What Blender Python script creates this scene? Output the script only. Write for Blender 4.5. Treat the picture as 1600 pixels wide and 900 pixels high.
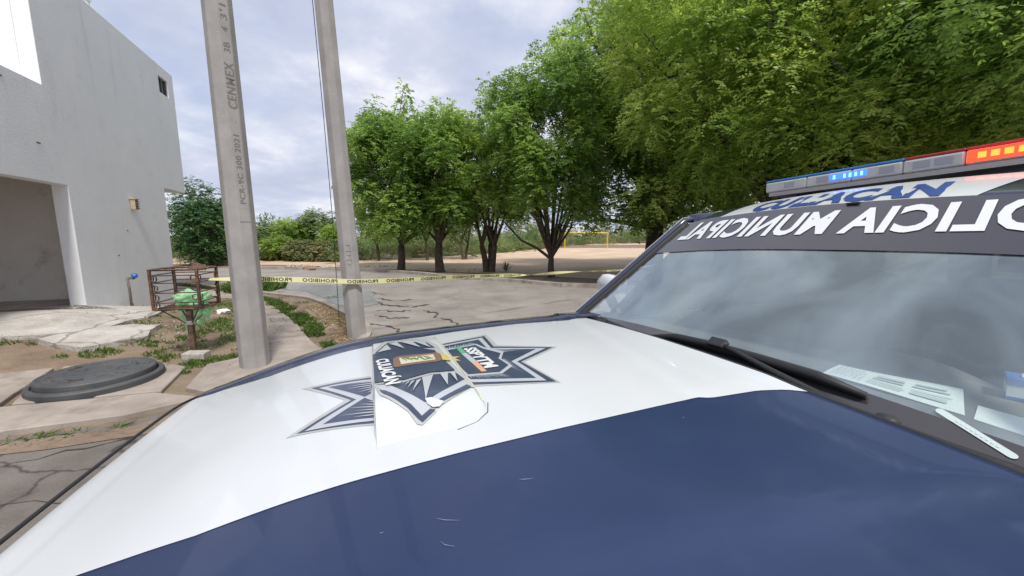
import bpy, bmesh, math, random
import numpy as np
from math import sin, cos, pi, radians, atan, exp, sqrt
from mathutils import Vector, Matrix
random.seed(7)
sc = bpy.context.scene
COL = sc.collection
for o in list(bpy.data.objects): bpy.data.objects.remove(o)

# ---------------------------------------------------------------- camera
CAM_H = 1.6
PITCH = atan(81/590)
cam_data = bpy.data.cameras.new("camera"); cam = bpy.data.objects.new("camera", cam_data); COL.objects.link(cam)
cam.location = (0, 0, CAM_H); cam.rotation_euler = (pi/2-PITCH, 0, 0)
cam_data.sensor_width = 36; cam_data.lens = 590/1600*36
cam_data.clip_start = .05; cam_data.clip_end = 3000
sc.camera = cam
# ---------------------------------------------------------------- sky and sun
SUN_EL, SUN_AZ = radians(58), radians(155)      # azimuth clockwise from +Y
w = bpy.data.worlds.new("World"); sc.world = w; w.use_nodes = True
nt = w.node_tree; nt.nodes.clear()
def wn(t): return nt.nodes.new(t)
wo = wn('ShaderNodeOutputWorld'); bg = wn('ShaderNodeBackground'); bg.inputs[1].default_value = .1
sky = wn('ShaderNodeTexSky'); sky.sky_type = 'NISHITA'; sky.sun_disc = False
sky.sun_elevation = SUN_EL; sky.sun_rotation = SUN_AZ
tc = wn('ShaderNodeTexCoord'); sep = wn('ShaderNodeSeparateXYZ'); nt.links.new(tc.outputs['Generated'], sep.inputs[0])
zc = wn('ShaderNodeMath'); zc.operation = 'MAXIMUM'; nt.links.new(sep.outputs[2], zc.inputs[0]); zc.inputs[1].default_value = 0
za = wn('ShaderNodeMath'); za.operation = 'ADD'; nt.links.new(zc.outputs[0], za.inputs[0]); za.inputs[1].default_value = .22
dx = wn('ShaderNodeMath'); dx.operation = 'DIVIDE'; nt.links.new(sep.outputs[0], dx.inputs[0]); nt.links.new(za.outputs[0], dx.inputs[1])
dy = wn('ShaderNodeMath'); dy.operation = 'DIVIDE'; nt.links.new(sep.outputs[1], dy.inputs[0]); nt.links.new(za.outputs[0], dy.inputs[1])
cb = wn('ShaderNodeCombineXYZ'); nt.links.new(dx.outputs[0], cb.inputs[0]); nt.links.new(dy.outputs[0], cb.inputs[1]); cb.inputs[2].default_value = 3.7
def wnoise(scale, detail, rough, dist=0):
    n = wn('ShaderNodeTexNoise'); n.inputs['Scale'].default_value = scale; n.inputs['Detail'].default_value = detail
    n.inputs['Roughness'].default_value = rough; n.inputs['Distortion'].default_value = dist
    nt.links.new(cb.outputs[0], n.inputs['Vector']); return n
def wramp(src, stops):
    r = wn('ShaderNodeValToRGB'); nt.links.new(src, r.inputs[0]); e = r.color_ramp.elements
    while len(e) < len(stops): e.new(.5)
    for el, (p, c) in zip(e, stops): el.position = p; el.color = c
    return r
n1 = wnoise(.75, 7, .55, .15); n2 = wnoise(1.5, 8, .58, .2)
cov = wramp(n1.outputs[0], [(.38, (.35,.35,.35,1)), (.54, (1,1,1,1))])
ccol = wramp(n2.outputs[0], [(.32, (3.9,4.2,5.2,1)), (.5, (4.9,5.2,6.2,1)), (.62, (6.8,6.9,7.3,1))])
hs = wn('ShaderNodeMixRGB'); nt.links.new(cov.outputs[0], hs.inputs[0])
blue = wn('ShaderNodeMixRGB'); blue.inputs[0].default_value = .75; nt.links.new(sky.outputs[0], blue.inputs[1]); blue.inputs[2].default_value = (3.0,3.7,5.6,1)
nt.links.new(blue.outputs[0], hs.inputs[1]); nt.links.new(ccol.outputs[0], hs.inputs[2])
nt.links.new(hs.outputs[0], bg.inputs[0]); nt.links.new(bg.outputs[0], wo.inputs[0])
sd = bpy.data.lights.new("sun", 'SUN'); sd.energy = 2.9; sd.angle = radians(8); sd.color = (1,.96,.88)
so = bpy.data.objects.new("sun", sd); COL.objects.link(so)
sdir = Vector((cos(SUN_EL)*sin(SUN_AZ), cos(SUN_EL)*cos(SUN_AZ), sin(SUN_EL)))
so.rotation_euler = sdir.to_track_quat('Z', 'Y').to_euler(); so.location = (0, -5, 20)
sc.view_settings.view_transform = 'Standard'; sc.view_settings.look = 'None'
sc.view_settings.exposure = .5; sc.view_settings.gamma = 1

# ---------------------------------------------------------------- materials
def mat(name, col, rough=.8, metal=0, spec=.5, coat=0, col2=None, nscale=4, ramp=(.35,.65), bump=0, bscale=40, emit=None, estr=0, extra=None, bdist=.01, detail=6):
    m = bpy.data.materials.new(name); m.use_nodes = True; t = m.node_tree; b = t.nodes['Principled BSDF']
    b.inputs['Base Color'].default_value = (*col, 1); b.inputs['Roughness'].default_value = rough; b.inputs['Metallic'].default_value = metal
    b.inputs['Specular IOR Level'].default_value = spec; b.inputs['Coat Weight'].default_value = coat; b.inputs['Coat Roughness'].default_value = .06
    co = t.nodes.new('ShaderNodeTexCoord')
    if col2:
        n = t.nodes.new('ShaderNodeTexNoise'); n.inputs['Scale'].default_value = nscale; n.inputs['Detail'].default_value = detail; n.inputs['Roughness'].default_value = .62
        t.links.new(co.outputs['Object'], n.inputs['Vector'])
        r = t.nodes.new('ShaderNodeValToRGB'); t.links.new(n.outputs[0], r.inputs[0]); e = r.color_ramp.elements
        e[0].position = ramp[0]; e[0].color = (*col, 1); e[1].position = ramp[1]; e[1].color = (*col2, 1)
        t.links.new(r.outputs[0], b.inputs['Base Color']); m['ramp'] = r.name
    if bump:
        n = t.nodes.new('ShaderNodeTexNoise'); n.inputs['Scale'].default_value = bscale; n.inputs['Detail'].default_value = 5
        t.links.new(co.outputs['Object'], n.inputs['Vector'])
        bp = t.nodes.new('ShaderNodeBump'); bp.inputs['Strength'].default_value = bump; bp.inputs['Distance'].default_value = bdist
        t.links.new(n.outputs[0], bp.inputs['Height']); t.links.new(bp.outputs[0], b.inputs['Normal'])
    if emit: b.inputs['Emission Color'].default_value = (*emit, 1); b.inputs['Emission Strength'].default_value = estr
    return m
def overlay(m, col, scale, lo, hi, amount=1.0, kind='noise', offset=0, stretch=None):
    """mix a second colour over the base colour by another noise (stains, dust)"""
    t = m.node_tree; b = t.nodes['Principled BSDF']; inp = b.inputs['Base Color']
    co = t.nodes.new('ShaderNodeTexCoord'); mp = t.nodes.new('ShaderNodeMapping'); mp.inputs['Location'].default_value = (offset, offset*.7, offset*.3)
    if stretch: mp.inputs['Scale'].default_value = stretch
    t.links.new(co.outputs['Object'], mp.inputs[0])
    if kind == 'noise':
        n = t.nodes.new('ShaderNodeTexNoise'); n.inputs['Scale'].default_value = scale; n.inputs['Detail'].default_value = 7; n.inputs['Roughness'].default_value = .65; out = n.outputs[0]
        t.links.new(mp.outputs[0], n.inputs['Vector'])
    else:
        nn = t.nodes.new('ShaderNodeTexNoise'); nn.inputs['Scale'].default_value = scale*2.5; nn.inputs['Detail'].default_value = 6
        t.links.new(mp.outputs[0], nn.inputs['Vector'])
        mxv = t.nodes.new('ShaderNodeMixRGB'); mxv.inputs[0].default_value = .22; t.links.new(mp.outputs[0], mxv.inputs[1]); t.links.new(nn.outputs['Color'], mxv.inputs[2])
        n = t.nodes.new('ShaderNodeTexVoronoi'); n.feature = 'DISTANCE_TO_EDGE'; n.inputs['Scale'].default_value = scale; out = n.outputs[0]
        t.links.new(mxv.outputs[0], n.inputs['Vector'])
    r = t.nodes.new('ShaderNodeMapRange'); r.inputs[1].default_value = lo; r.inputs[2].default_value = hi; r.inputs[3].default_value = 0; r.inputs[4].default_value = amount
    if kind != 'noise': r.inputs[3].default_value = amount; r.inputs[4].default_value = 0
    t.links.new(out, r.inputs[0])
    mx = t.nodes.new('ShaderNodeMixRGB'); t.links.new(r.outputs[0], mx.inputs[0])
    if inp.is_linked: t.links.new(inp.links[0].from_socket, mx.inputs[1])
    else: mx.inputs[1].default_value = inp.default_value
    mx.inputs[2].default_value = (*col, 1); t.links.new(mx.outputs[0], inp)
    return m
def leafmat(name, c1, c2, c3, trans=.35):
    m = bpy.data.materials.new(name); m.use_nodes = True; t = m.node_tree; b = t.nodes['Principled BSDF']; out = t.nodes['Material Output']
    a = t.nodes.new('ShaderNodeAttribute'); a.attribute_name = 'tint'
    r = t.nodes.new('ShaderNodeValToRGB'); t.links.new(a.outputs['Fac'], r.inputs[0]); e = r.color_ramp.elements; e.new(.5)
    for el, (p, c) in zip(e, ((0, c1), (.55, c2), (1, c3))): el.position = p; el.color = (*c, 1)
    t.links.new(r.outputs[0], b.inputs['Base Color']); b.inputs['Roughness'].default_value = .42; b.inputs['Specular IOR Level'].default_value = .4
    tr = t.nodes.new('ShaderNodeBsdfTranslucent'); hv = t.nodes.new('ShaderNodeHueSaturation'); hv.inputs['Value'].default_value = 1.7; hv.inputs['Hue'].default_value = .485
    t.links.new(r.outputs[0], hv.inputs['Color']); t.links.new(hv.outputs[0], tr.inputs[0])
    mx = t.nodes.new('ShaderNodeMixShader'); mx.inputs[0].default_value = trans
    t.links.new(b.outputs[0], mx.inputs[1]); t.links.new(tr.outputs[0], mx.inputs[2]); t.links.new(mx.outputs[0], out.inputs[0])
    return m
M = {}
M['soil'] = overlay(mat('soil', (.13,.088,.06), .95, col2=(.27,.20,.145), nscale=1.6, ramp=(.3,.7), bump=.9, bscale=14, bdist=.04), (.09,.10,.04), 1.1, .52, .72, .6, offset=3)
M['field'] = overlay(mat('dry field', (.44,.31,.21), .95, col2=(.56,.43,.31), nscale=.35, bump=.6, bscale=9, bdist=.03), (.30,.24,.15), .9, .6, .78, .35, offset=9)
M['road'] = overlay(overlay(overlay(mat('road concrete', (.20,.175,.155), .7, col2=(.31,.28,.255), nscale=.9, ramp=(.3,.7), bump=.5, bscale=60, bdist=.006), (.06,.05,.045), .55, .0, .007, .35, kind='v', offset=2.2), (.40,.36,.32), 30, .55, .8, .35, offset=5), (.10,.085,.07), .6, .56, .72, .55, offset=13)
M['wet'] = mat('wet road', (.17,.17,.175), .22, col2=(.26,.26,.265), nscale=2, bump=.2, bscale=30)
M['walk'] = overlay(overlay(mat('footpath concrete', (.25,.21,.18), .88, col2=(.37,.32,.28), nscale=2.2, bump=.5, bscale=70, bdist=.005), (.15,.115,.09), 2.6, .52, .72, .75, offset=4), (.45,.41,.37), 22, .6, .8, .4)
M['apron'] = overlay(overlay(mat('apron concrete', (.36,.33,.30), .9, col2=(.50,.47,.44), nscale=3, bump=1, bscale=22, bdist=.02), (.25,.2,.15), 2.0, .55, .72, .7, offset=4), (.14,.11,.085), 1.1, .0, .018, .8, kind='v', offset=6)
M['kerb'] = overlay(mat('kerb concrete', (.25,.21,.18), .9, col2=(.38,.34,.30), nscale=3, bump=.5, bscale=40), (.12,.09,.07), 2, .5, .7, .6)
M['stucco'] = overlay(overlay(overlay(mat('white stucco', (.80,.81,.84), .9, col2=(.85,.86,.88), nscale=1.1, bump=.35, bscale=30, bdist=.01), (.68,.68,.69), 2.6, .58, .76, .5, offset=4), (.88,.88,.88), .7, .55, .62, .5, offset=8, stretch=(1,1,.6)), (.38,.34,.29), 5, .66, .78, .5, offset=21)
overlay(M['stucco'], (.50,.49,.47), 4, .56, .80, .35, offset=31, stretch=(1.6,1.6,.14))
M['stucco_in'] = overlay(mat('unpainted plaster', (.76,.72,.66), .95, col2=(.84,.80,.75), nscale=1.5, bump=.4, bscale=25), (.25,.21,.18), 1.6, .55, .7, .6, offset=3)
M['patch'] = mat('brown plaster patch', (.13,.085,.055), .95, col2=(.24,.17,.12), nscale=5, bump=.6, bscale=20)
M['pole'] = overlay(overlay(mat('pole concrete', (.265,.25,.24), .85, col2=(.34,.325,.315), nscale=3, bump=.45, bscale=55, bdist=.004), (.22,.205,.19), 6, .58, .74, .6, offset=2, stretch=(1,1,.25)), (.2,.18,.16), 60, .68, .76, .5)
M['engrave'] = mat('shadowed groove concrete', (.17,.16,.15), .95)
M['bark'] = mat('bark', (.045,.032,.022), .95, col2=(.12,.09,.065), nscale=9, bump=1, bscale=30, bdist=.02)
M['leaf'] = leafmat('tree leaves', (.07,.14,.04), (.175,.30,.055), (.34,.45,.11), .54)
M['leaf2'] = leafmat('pale tree leaves', (.09,.17,.04), (.23,.35,.06), (.41,.50,.13), .54)
M['leafdark'] = leafmat('dark tree leaves', (.025,.07,.03), (.055,.13,.035), (.11,.20,.05), .35)
M['shrub'] = leafmat('shrub leaves', (.06,.11,.03), (.13,.20,.055), (.24,.30,.10))
M['scrub'] = leafmat('dry scrub', (.10,.12,.04), (.17,.19,.07), (.33,.27,.14))
M['grass'] = leafmat('grass blades', (.05,.10,.02), (.09,.17,.03), (.19,.22,.07))
M['litterleaf'] = leafmat('fallen leaves', (.16,.09,.03), (.30,.19,.05), (.45,.33,.12), .15)
M['navy'] = overlay(mat('navy paint', (.009,.020,.070), .38, spec=.45, coat=.28, col2=(.013,.028,.085), nscale=1.5, bump=.03, bscale=3, bdist=.01), (.04,.06,.13), 3.0, .5, .8, .35, offset=3)
M['navyf'] = mat('navy fender paint', (.016,.020,.05), .22, spec=.55, coat=.8)
M['white'] = overlay(mat('white paint', (.55,.57,.585), .3, spec=.5, coat=.5, col2=(.59,.605,.62), nscale=2), (.50,.51,.51), 3, .62, .85, .25, offset=4)
overlay(M['white'], (.40,.39,.37), 170, .70, .80, .5, offset=7); overlay(M['white'], (.52,.535,.55), 1.1, .50, .75, .6, offset=17, stretch=(.6,1.6,1)); overlay(M['navy'], (.10,.12,.17), 150, .70, .80, .5, offset=7)
M['decal_navy'] = mat('navy vinyl', (.022,.034,.072), .35, coat=.4, col2=(.04,.055,.10), nscale=8)
M['decal_silver'] = mat('silver vinyl', (.42,.44,.48), .35, coat=.4)
M['scuff'] = mat('paint scuff', (.22,.26,.36), .6)
M['decal_grey'] = mat('grey vinyl', (.40,.41,.41), .35, coat=.4)
M['decal_brown'] = mat('brown vinyl', (.20,.115,.08), .4, coat=.3)
M['decal_cream'] = mat('cream vinyl', (.55,.53,.40), .4, coat=.3)
M['decal_green'] = mat('green vinyl', (.08,.36,.19), .4, coat=.3)
M['decal_olive'] = mat('olive print', (.12,.17,.05), .4)
M['decal_orange'] = mat('faded orange vinyl', (.62,.33,.20), .4, coat=.3)
M['decal_yellow'] = mat('yellow vinyl', (.50,.42,.12), .4, coat=.3)
M['decal_white'] = mat('white vinyl', (.66,.67,.68), .35, coat=.3)
M['blue_letter'] = mat('blue lettering', (.012,.045,.22), .4, coat=.4)
M['strip'] = mat('black sun strip film', (.045,.042,.055), .22, spec=.6, coat=.4)
M['black'] = mat('black plastic', (.018,.018,.02), .5, bump=.2, bscale=200)
M['rubber'] = mat('black rubber', (.012,.012,.013), .6)
M['dash'] = mat('dashboard plastic', (.13,.135,.135), .75, col2=(.17,.175,.175), nscale=6, bump=.3, bscale=150)
M['seat'] = mat('seat fabric', (.03,.03,.032), .9)
M['chrome'] = mat('chrome', (.75,.75,.76), .15, metal=1)
M['frit'] = mat('black ceramic glass band', (.04,.036,.038), .12, spec=.8, coat=.6)
M['tyre'] = mat('tyre rubber', (.02,.02,.02), .85, bump=.3)
M['wheel'] = mat('alloy', (.45,.45,.46), .35, metal=1)
M['lens'] = mat('clear grey lens', (.58,.58,.54), .3, spec=.5, coat=.3, col2=(.68,.68,.63), nscale=14)
M['lens_blue'] = mat('blue lens top', (.03,.22,.55), .25, coat=.6)
M['lens_red'] = mat('red lens top', (.50,.025,.03), .25, coat=.6)
M['led_blue'] = mat('lit blue diode', (.02,.06,.9), .4, emit=(.03,.12,1), estr=2.2)
M['led_blue_hot'] = mat('lit blue diode core', (.2,.4,1), .4, emit=(.12,.38,1), estr=3)
M['led_red'] = mat('lit red lamp', (.9,.04,.02), .4, emit=(1,.045,.015), estr=1.9)
M['led_red_hot'] = mat('lit red diode', (1,.25,.05), .4, emit=(1,.17,.02), estr=2.6)
M['alu'] = mat('aluminium', (.5,.49,.47), .45, metal=.6)
M['paper'] = mat('paper', (.84,.90,.88), .8, col2=(.80,.88,.86), nscale=9)
M['sticker'] = mat('pale sticker', (.50,.58,.56), .6)
M['ink'] = mat('faint print', (.55,.64,.63), .8)
M['box_blue'] = mat('blue carton', (.03,.13,.45), .6)
M['box_white'] = mat('white carton', (.75,.8,.82), .6)
M['rust'] = overlay(mat('rusty iron', (.06,.035,.025), .85, col2=(.22,.10,.05), nscale=18, bump=.6, bscale=60), (.02,.02,.022), 9, .45, .6, .8, offset=3)
M['iron'] = mat('dark iron', (.035,.028,.025), .6, col2=(.14,.07,.04), nscale=12)
M['oldwood'] = mat('old wood', (.06,.04,.028), .9, col2=(.17,.11,.07), nscale=14, bump=.6, bscale=50)
M['manhole'] = overlay(mat('manhole polymer', (.055,.057,.062), .6, col2=(.085,.088,.092), nscale=4, bump=.35, bscale=120, bdist=.003), (.16,.14,.12), 6, .6, .78, .5)
M['yellow'] = mat('yellow paint', (.70,.48,.03), .5)
M['greenpaint'] = mat('green paint', (.02,.13,.05), .5)
M['cable'] = mat('cable', (.02,.02,.022), .6)
M['rock'] = overlay(mat('rubble concrete', (.34,.31,.28), .95, col2=(.48,.45,.42), nscale=12, bump=.7, bscale=40), (.2,.15,.11), 9, .5, .7, .6)
M['brick'] = mat('broken brick', (.20,.13,.09), .95, col2=(.28,.2,.15), nscale=10, bump=.6)
M['orange'] = mat('orange litter', (.75,.24,.05), .6)
M['litter'] = mat('white litter', (.7,.7,.68), .6)
M['pipe'] = mat('old pipe', (.10,.075,.06), .7, col2=(.2,.17,.15), nscale=20)
M['blueplastic'] = mat('blue plastic', (.02,.10,.35), .4)
M['lampshade'] = mat('sand coloured lamp body', (.38,.31,.20), .8, col2=(.5,.42,.3), nscale=12)
M['wglass'] = mat('dark window glass', (.03,.035,.04), .08, spec=.7)
M['wframe'] = mat('grey aluminium frame', (.2,.2,.2), .4, metal=.5)
M['tank'] = mat('white plastic vent', (.7,.7,.7), .6)
M['agave'] = mat('agave leaf', (.10,.15,.09), .6, col2=(.18,.24,.14), nscale=6)
M['bluetarp'] = mat('pale blue tarpaulin', (.35,.48,.58), .6)
# translucent yellow tape, thin green bag, windscreen glass
def thinmat(name, col, mixf, rough=.5, gloss=0):
    m = bpy.data.materials.new(name); m.use_nodes = True; t = m.node_tree; b = t.nodes['Principled BSDF']; out = t.nodes['Material Output']
    b.inputs['Base Color'].default_value = (*col, 1); b.inputs['Roughness'].default_value = rough
    tr = t.nodes.new('ShaderNodeBsdfTranslucent'); tr.inputs[0].default_value = (*col, 1)
    tp = t.nodes.new('ShaderNodeBsdfTransparent'); tp.inputs[0].default_value = (*[min(1,c*1.1+.1) for c in col], 1)
    m1 = t.nodes.new('ShaderNodeMixShader'); m1.inputs[0].default_value = .35; t.links.new(b.outputs[0], m1.inputs[1]); t.links.new(tr.outputs[0], m1.inputs[2])
    m2 = t.nodes.new('ShaderNodeMixShader'); m2.inputs[0].default_value = mixf; t.links.new(m1.outputs[0], m2.inputs[1]); t.links.new(tp.outputs[0], m2.inputs[2])
    t.links.new(m2.outputs[0], out.inputs[0]); return m
M['tape'] = thinmat('yellow tape film', (.80,.77,.40), .12, .35)
M['tape_ink'] = mat('black tape print', (.03,.03,.025), .6)
M['bag'] = thinmat('thin green bag', (.58,.90,.60), .35, .3)
def glassmat(name, tint, fmul, dirt):  # dirt: dusty smears plus a pale haze painted in for sky reflection
    m = bpy.data.materials.new(name); m.use_nodes = True; t = m.node_tree; t.nodes.clear(); out = t.nodes.new('ShaderNodeOutputMaterial')
    fr = t.nodes.new('ShaderNodeFresnel'); ge = t.nodes.new('ShaderNodeNewGeometry'); io = t.nodes.new('ShaderNodeMapRange'); io.inputs[3].default_value = 1.52; io.inputs[4].default_value = 1/1.52
    t.links.new(ge.outputs['Backfacing'], io.inputs[0]); t.links.new(io.outputs[0], fr.inputs[0])
    mu = t.nodes.new('ShaderNodeMath'); mu.operation = 'MULTIPLY'; mu.use_clamp = True; t.links.new(fr.outputs[0], mu.inputs[0]); mu.inputs[1].default_value = fmul
    tp = t.nodes.new('ShaderNodeBsdfTransparent'); tp.inputs[0].default_value = (*tint, 1)
    gl = t.nodes.new('ShaderNodeBsdfGlossy'); gl.inputs['Roughness'].default_value = .02; gl.inputs[0].default_value = (.85,.96,1,1)
    df = t.nodes.new('ShaderNodeBsdfDiffuse'); df.inputs[0].default_value = (.34,.42,.47,1)
    co = t.nodes.new('ShaderNodeTexCoord'); n = t.nodes.new('ShaderNodeTexNoise'); n.inputs['Scale'].default_value = 2.2; n.inputs['Detail'].default_value = 3
    t.links.new(co.outputs['Object'], n.inputs['Vector']); bp = t.nodes.new('ShaderNodeBump'); bp.inputs['Strength'].default_value = .16; bp.inputs['Distance'].default_value = .03
    t.links.new(n.outputs[0], bp.inputs['Height']); t.links.new(bp.outputs[0], gl.inputs['Normal'])
    m0 = t.nodes.new('ShaderNodeMixShader'); n2 = t.nodes.new('ShaderNodeTexNoise'); n2.inputs['Scale'].default_value = 3.1; n2.inputs['Detail'].default_value = 7; n2.inputs['Distortion'].default_value = 1.2; t.links.new(co.outputs['Object'], n2.inputs['Vector'])
    mr = t.nodes.new('ShaderNodeMapRange'); mr.inputs[1].default_value = .35; mr.inputs[2].default_value = .7; mr.inputs[3].default_value = dirt*.6; mr.inputs[4].default_value = dirt*1.7; t.links.new(n2.outputs[0], mr.inputs[0]); t.links.new(mr.outputs[0], m0.inputs[0]); t.links.new(tp.outputs[0], m0.inputs[1]); t.links.new(df.outputs[0], m0.inputs[2])
    m1 = t.nodes.new('ShaderNodeMixShader'); t.links.new(mu.outputs[0], m1.inputs[0]); t.links.new(m0.outputs[0], m1.inputs[1]); t.links.new(gl.outputs[0], m1.inputs[2])
    t.links.new(m1.outputs[0], out.inputs[0]); return m
M['glass'] = glassmat('windscreen glass', (.95,.99,.98), 2.5, .27)
M['sideglass'] = glassmat('side window glass', (.07,.08,.08), 1.5, .03)

# ---------------------------------------------------------------- helpers
def link(name, me, m, parent=None, smooth=False, loc=None, kind=None):
    o = bpy.data.objects.new(name, me); COL.objects.link(o)
    if m is not None:
        for k in (m if isinstance(m, (list, tuple)) else [m]): me.materials.append(k)
    if parent is not None: o.parent = parent
    if loc is not None: o.location = loc
    if smooth: me.polygons.foreach_set('use_smooth', [True]*len(me.polygons))
    if kind: o['kind'] = kind
    return o
def tag(o, label, cat, group=None):
    o['label'] = label; o['category'] = cat
    if group: o['group'] = group
    return o
def thing(name, label, cat, loc=(0,0,0), rz=0, group=None):
    o = bpy.data.objects.new(name, None); COL.objects.link(o); o.location = loc; o.rotation_euler = (0,0,rz); o.empty_display_size = .2
    return tag(o, label, cat, group)
def pyd(name, v, f):
    me = bpy.data.meshes.new(name); me.from_pydata([tuple(map(float, q)) for q in v], [], f); me.update(); return me
def fixn(me):
    bm = bmesh.new(); bm.from_mesh(me); bmesh.ops.recalc_face_normals(bm, faces=bm.faces); bm.to_mesh(me); bm.free(); return me
class MB:
    """collects shapes for one mesh"""
    def __init__(s): s.v = []; s.f = []; s.m = []
    def add(s, v, f, mi=0):
        n = len(s.v); s.v += [tuple(q) for q in v]; s.f += [tuple(i+n for i in q) for q in f]; s.m += [mi]*len(f)
    def box(s, c, d, rz=0, mi=0, tilt=None):
        R = Matrix.Rotation(rz, 3, 'Z')
        if tilt is not None: R = R @ tilt
        v = [R @ Vector((sx*d[0]/2, sy*d[1]/2, sz*d[2]/2)) + Vector(c) for sx in (-1,1) for sy in (-1,1) for sz in (-1,1)]
        s.add(v, [(0,1,3,2),(4,6,7,5),(0,4,5,1),(2,3,7,6),(0,2,6,4),(1,5,7,3)], mi)
    def tube(s, pts, r, n=8, mi=0, cap=True):
        pts = [Vector(p) for p in pts]; rs = r if isinstance(r, (list, tuple)) else [r]*len(pts)
        up = Vector((0,0,1)); rings = []
        for i, p in enumerate(pts):
            t = (pts[min(i+1, len(pts)-1)]-pts[max(i-1, 0)]).normalized()
            a = t.cross(up if abs(t.z) < .95 else Vector((1,0,0))).normalized(); b = t.cross(a)
            rings.append([p+(a*cos(2*pi*k/n)+b*sin(2*pi*k/n))*rs[i] for k in range(n)])
        v = [q for rg in rings for q in rg]; f = []
        for i in range(len(pts)-1):
            for k in range(n): f.append((i*n+k, i*n+(k+1)%n, (i+1)*n+(k+1)%n, (i+1)*n+k))
        if cap: f.append(tuple(range(n))[::-1]); f.append(tuple((len(pts)-1)*n+k for k in range(n)))
        s.add(v, f, mi)
    def lathe(s, prof, c=(0,0,0), n=48, mi=0):
        v = []; f = []
        for r, z in prof: v += [(c[0]+r*cos(2*pi*k/n), c[1]+r*sin(2*pi*k/n), c[2]+z) for k in range(n)]
        for i in range(len(prof)-1):
            for k in range(n): f.append((i*n+k, i*n+(k+1)%n, (i+1)*n+(k+1)%n, (i+1)*n+k))
        f.append(tuple(range(n))[::-1]); f.append(tuple((len(prof)-1)*n+k for k in range(n))); s.add(v, f, mi)
    def build(s, name, m, parent=None, smooth=False, bevel=0, kind=None, angle=None):
        me = pyd(name, s.v, s.f); me.polygons.foreach_set('material_index', s.m)
        fixn(me); o = link(name, me, m, parent, smooth, kind=kind)
        if bevel:
            b = o.modifiers.new('bevel', 'BEVEL'); b.width = bevel; b.segments = 2; b.limit_method = 'ANGLE'
        return o
def sheet(poly, fz, maxlen=.4):
    """triangulated, subdivided 2D polygon -> list of verts (mapped by fz) and faces"""
    bm = bmesh.new(); vs = [bm.verts.new((p[0], p[1], 0)) for p in poly]; bm.faces.new(vs); bm.normal_update()
    bmesh.ops.triangulate(bm, faces=bm.faces[:])
    for _ in range(9):
        es = [e for e in bm.edges if e.calc_length() > maxlen]
        if not es or len(bm.faces) > 40000: break
        bmesh.ops.subdivide_edges(bm, edges=es, cuts=1); bmesh.ops.triangulate(bm, faces=[f for f in bm.faces if len(f.verts) > 3])
    bm.verts.index_update(); v = [fz(q.co.x, q.co.y) for q in bm.verts]; f = [tuple(q.index for q in fc.verts) for fc in bm.faces]; bm.free()
    return v, f
def slab(poly, fz, t, maxlen=.4):
    """polygon sheet with thickness t below the surface fz"""
    bm = bmesh.new(); vs = [bm.verts.new((p[0], p[1], 0)) for p in poly]; bm.faces.new(vs); bm.normal_update()
    bmesh.ops.triangulate(bm, faces=bm.faces[:])
    for _ in range(8):
        es = [e for e in bm.edges if e.calc_length() > maxlen]
        if not es: break
        bmesh.ops.subdivide_edges(bm, edges=es, cuts=1); bmesh.ops.triangulate(bm, faces=[f for f in bm.faces if len(f.verts) > 3])
    r = bmesh.ops.extrude_face_region(bm, geom=bm.faces[:]); low = {v for v in r['geom'] if isinstance(v, bmesh.types.BMVert)}
    for v in bm.verts:
        q = fz(v.co.x, v.co.y); v.co = Vector(q) - (Vector((0,0,t)) if v in low else Vector((0,0,0)))
    bmesh.ops.recalc_face_normals(bm, faces=bm.faces); me = bpy.data.meshes.new('slab'); bm.to_mesh(me); bm.free(); return me
def text_geo(s, bold=.0, shear=0, spacing=1.0, res=3):
    """text outline as flat verts/faces, scaled so the capital height is 1 and x starts at 0; returns verts, faces, width"""
    cu = bpy.data.curves.new('lettering', 'FONT'); cu.body = s; cu.size = 1; cu.offset = bold; cu.shear = shear; cu.space_character = spacing; cu.resolution_u = res
    o = bpy.data.objects.new('lettering', cu); COL.objects.link(o); bpy.context.view_layer.update()
    me = bpy.data.meshes.new_from_object(o.evaluated_get(bpy.context.evaluated_depsgraph_get()))
    bm = bmesh.new(); bm.from_mesh(me); bmesh.ops.triangulate(bm, faces=bm.faces[:]); bmesh.ops.remove_doubles(bm, verts=bm.verts, dist=1e-5)
    v = [(q.co.x, q.co.y) for q in bm.verts]; bm.verts.index_update(); f = [tuple(q.index for q in fc.verts) for fc in bm.faces]; bm.free()
    bpy.data.objects.remove(o); bpy.data.curves.remove(cu); bpy.data.meshes.remove(me)
    x0 = min(q[0] for q in v); x1 = max(q[0] for q in v); h = .72
    v = [((q[0]-x0)/h, q[1]/h) for q in v]
    return v, f, (x1-x0)/h

# ---------------------------------------------------------------- ground
def gz(x, y):
    z = .45*exp(-(((x+8)/2.2)**2+((y-5.6)/2.2)**2)) - .25*exp(-(((x+9)/3)**2+((y-11)/3)**2))
    if y > 58: z += .07*(y-58)*min(1, max(0, (x+20)/60))*min(1, max(0,(200-y)/140))
    return z
def axis_vals(lo, hi, a, b, step):
    v = list(np.arange(a, b+1e-6, step)); s = step; q = a
    while q > lo: s *= 1.35; q -= s; v.insert(0, max(q, lo))
    s = step; q = b
    while q < hi: s *= 1.35; q += s; v.append(min(q, hi))
    return v
X = axis_vals(-900, 900, -14, 4, .25); Y = axis_vals(-300, 1500, 0, 16, .25)
v = [(x, y, gz(x, y)) for y in Y for x in X]; n = len(X)
me = pyd('ground', v, [(j*n+i, j*n+i+1, (j+1)*n+i+1, (j+1)*n+i) for j in range(len(Y)-1) for i in range(n-1)])
link('ground', me, M['soil'], smooth=True, kind='structure')
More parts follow.
